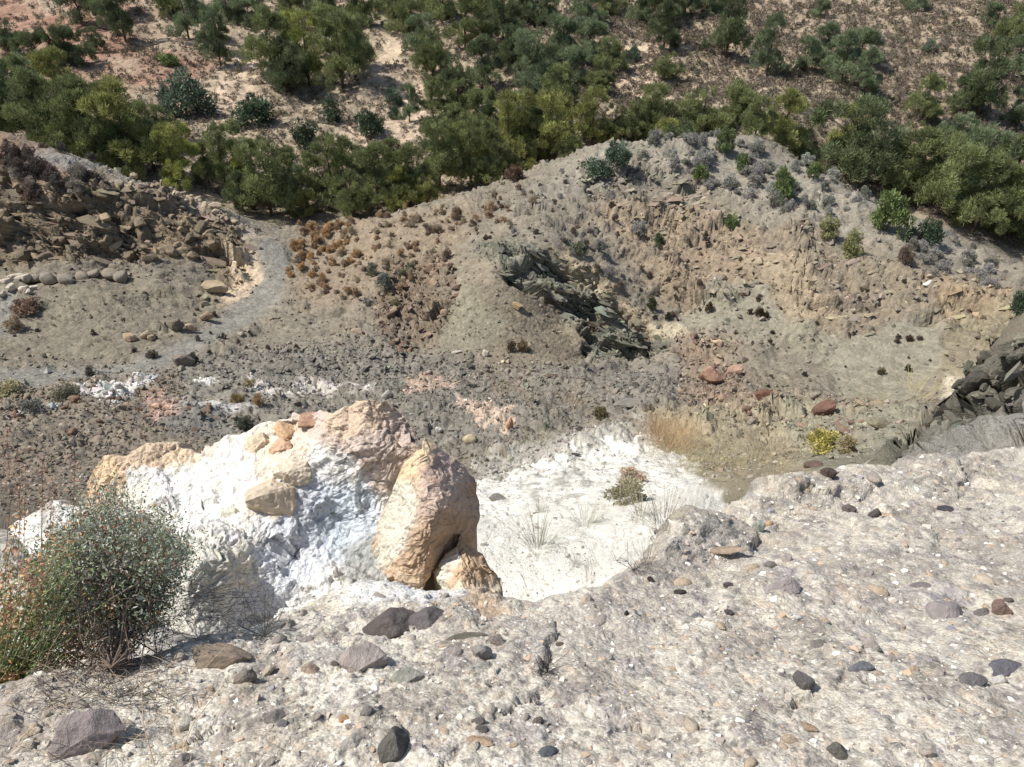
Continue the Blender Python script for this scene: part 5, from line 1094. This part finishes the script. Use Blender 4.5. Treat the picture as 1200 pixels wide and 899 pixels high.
# the second plant: arching green stems with orange seed heads
seedp = empty('seeding_plant', px3(-20, 830, 1.45)); tag(seedp, 'sprawling green stemmed plant with orange brown seed heads at the left edge of the ledge', 'plant')
R2 = px3(-20, 850, 1.4); t2 = []
heads = [(10, 650), (28, 668), (60, 628), (75, 640), (45, 700), (95, 690), (90, 610), (12, 700), (60, 745), (40, 720), (30, 780), (15, 790), (130, 715), (118, 722), (100, 728), (55, 770), (75, 775), (5, 745), (20, 615), (115, 742), (48, 660), (8, 720)]
for x_, y_ in heads: t2.append(px3(x_, y_, 1.5 + rg.uniform(-.12, .25)))
ch2 = branch_set(rg, R2, t2, .0035, .02); extra = []
for q in range(130):
    x_, y_ = rg.uniform(-60, 115), rg.uniform(630, 820); extra.append(px3(x_, y_, 1.5 + rg.uniform(-.15, .3)))
ch3 = branch_set(rg, R2, extra, .0028, .02)
for q in range(14):     # long pale blades running up to the right
    y0 = rg.uniform(700, 860); b_ = px3(-40, y0 + 30, 1.4); e_ = px3(rg.uniform(60, 145), y0 - rg.uniform(50, 110), 1.45); ch3.append(([tuple(b_), tuple((b_ + e_) / 2 + [0, 0, .02]), tuple(e_)], [.003, .0026, .001]))
o = place_child(link('stems', tubes_mesh('stems', ch2 + ch3, M_BARK, alb(150, 156, 116), 4), seedp), seedp)
tw = np.array([p for c in ch2 + ch3 for p in c[0][2:]])
v, f = leafy(rg, tw, 11000, .013, spread=.014, asp=.35); cols_ = np.array([lin((112, 128, 78)), lin((150, 158, 112)), lin((86, 104, 60)), lin((176, 130, 84))])
o = place_child(link('leaves', np_mesh('leaves', v, f, BL, np.repeat(cols_[rg.choice(4, len(f), p=[.38, .27, .27, .08])], 4, 0)), seedp), seedp)
for hp, (pts, _) in zip(t2, ch2):
    d_ = hp - np.array(pts[-3]); line = np.array([hp - d_ * s for s in np.linspace(-.1, .9, 14)])
    v, f = leafy(rg, line, 100, .013, spread=.0115, asp=.6); cols_ = np.array([lin((204, 168, 136)), lin((184, 142, 112)), lin((212, 176, 130)), lin((160, 124, 102))])
    o = place_child(link('seed_head', np_mesh('seed_head', v, f, BL, np.repeat(cols_[rg.integers(0, 4, len(f))], 4, 0)), seedp), seedp); o['kind'] = 'stuff'
# upright rusty spikes behind
for k_, (x_, y0, y1, d_) in enumerate(((22, 610, 530, 3.4), (50, 600, 540, 3.3), (88, 595, 535, 3.5), (30, 600, 548, 3.2), (8, 590, 505, 3.6), (62, 590, 556, 3.5))):
    r_ = px3(x_ - 2, y0 + 70, d_); e_ = px3(x_, y1, d_); rt = empty('rusty_spike', r_); tag(rt, 'upright stem with rust red seeds standing behind the bush, at the left edge', 'plant', 'rusty seed stems at the left edge')
    o = place_child(link('stem', tubes_mesh('stem', [([tuple(r_), tuple((r_ + e_) / 2 + rg.normal(0, .01, 3)), tuple(e_)], [.003, .0025, .001])], M_BARK, alb(150, 130, 110), 4), rt), rt)
    line = np.array([e_ * (1 - s) + r_ * s for s in np.linspace(0, .45, 16)]); v, f = leafy(rg, line, 90, .017, spread=.014, asp=.6); cols_ = np.array([lin((172, 142, 122)), lin((158, 126, 110)), lin((186, 160, 134))])
    o = place_child(link('seed_mass', np_mesh('seed_mass', v, f, BL, np.repeat(cols_[rg.integers(0, 3, len(f))], 4, 0)), rt), rt); o['kind'] = 'stuff'
# dead twigs in the hollow and dry stems in the corner
def twig_tangle(name, label, area_, n, rad, c, cat='twigs', length=.16, up=.05, dd=0):
    ch = []
    for q in range(n):
        x_, y_ = rg.uniform(area_[0], area_[2]), rg.uniform(area_[1], area_[3]); v = at(x_, y_); p = ALLV[v] if dd == 0 else px3(x_, y_, dd + rg.uniform(-.15, .15)); p = p + np.array([0, 0, .01])
        az = rg.uniform(0, 6.28); L_ = length * rg.uniform(.4, 1.2); e_ = p + np.array([math.cos(az), math.sin(az) * .6, rg.uniform(0, 1) * up / length]) * L_
        m_ = (p + e_) / 2 + rg.normal(0, .12 * L_, 3) * [1, 1, .5]; ch.append(([tuple(p), tuple(m_), tuple(e_)], [rad, rad * .8, rad * .4]))
    o = link(name, tubes_mesh(name, ch, M_BARK, c, 3)); tag(o, label, cat, kind='stuff'); return o
twig_tangle('dead_twigs', 'tangle of grey dead twigs under the leafy bush and along the hollow', (120, 690, 330, 765), 420, .0011, alb(140, 132, 130), dd=1.85, length=.13)
twig_tangle('twig_litter', 'dark dry twig litter on the shaded ledge below the bush', (40, 765, 200, 830), 260, .0011, alb(104, 94, 88), length=.08, up=.02)
twig_tangle('straw_litter', 'thin dry straw stems lying in the bottom left corner', (0, 790, 240, 899), 110, .0009, alb(196, 176, 146), length=.14, up=.1, cat='straw')
twig_tangle('twig_litter', 'fine dry twigs scattered over the pale ledge', (260, 740, 1190, 895), 120, .0006, alb(130, 116, 104), length=.06, up=.008)
def sprig(px, py, n, h, c, label, rad=.0012, name='dead_sprig'):
    p = ALLV[at(px, py)]; ch = []
    for q in range(n):
        az = rg.uniform(0, 6.28); e_ = p + np.array([math.cos(az) * .7, math.sin(az) * .5, rg.uniform(.2, 1)]) * h * rg.uniform(.5, 1.1); m_ = (p + e_) / 2 + rg.normal(0, .1 * h, 3); ch.append(([tuple(p), tuple(m_), tuple(e_)], [rad, rad * .8, rad * .4]))
        for w_ in range(3): ch.append(([tuple(m_), tuple(m_ + rg.normal(0, .2 * h, 3))], [rad * .6, rad * .3]))
    o = link(name, tubes_mesh(name, ch, M_BARK, c, 4)); tag(o, label, 'dry plant'); return o
sprig(641, 788, 12, .09, alb(84, 76, 72), 'small dead blackish sprig rooted in the middle of the ledge', .0014)
sprig(627, 825, 4, .05, alb(110, 104, 110), 'tiny grey sprig below the dead blackish one')
sprig(1010, 800, 3, .04, alb(120, 110, 100), 'tiny dry sprig on the right part of the ledge')
sprig(742, 668, 9, .11, alb(110, 104, 100), 'dark wiry sprig on the rim beside the white slope')
sprig(310, 745, 14, .2, alb(120, 120, 112), 'grey dry shrublet in the hollow at the foot of the white face')
sprig(275, 735, 12, .18, alb(108, 104, 104), 'dark dry shrublet in the shade of the hollow')
for k_, (x0, y0, x1, y1) in enumerate(((180, 899, 165, 780), (75, 899, 95, 800), (110, 899, 150, 840), (140, 899, 200, 830), (60, 899, 40, 830), (350, 880, 395, 840), (205, 899, 260, 805))):
    b_, e_ = ALLV[at(x0, y0 - 3)] + [0, 0, 0], px3(x1, y1, 1.12 + .2 * rg.random()); o = link('straw', tubes_mesh('straw', [([tuple(b_), tuple((b_ + e_) / 2 + rg.normal(0, .008, 3)), tuple(e_)], [.0013, .0011, .0006])], M_BARK, alb(198, 172, 140), 4))
    tag(o, 'thin straw stem standing on the lower left of the ledge', 'straw stem', 'dry stems at the lower left')
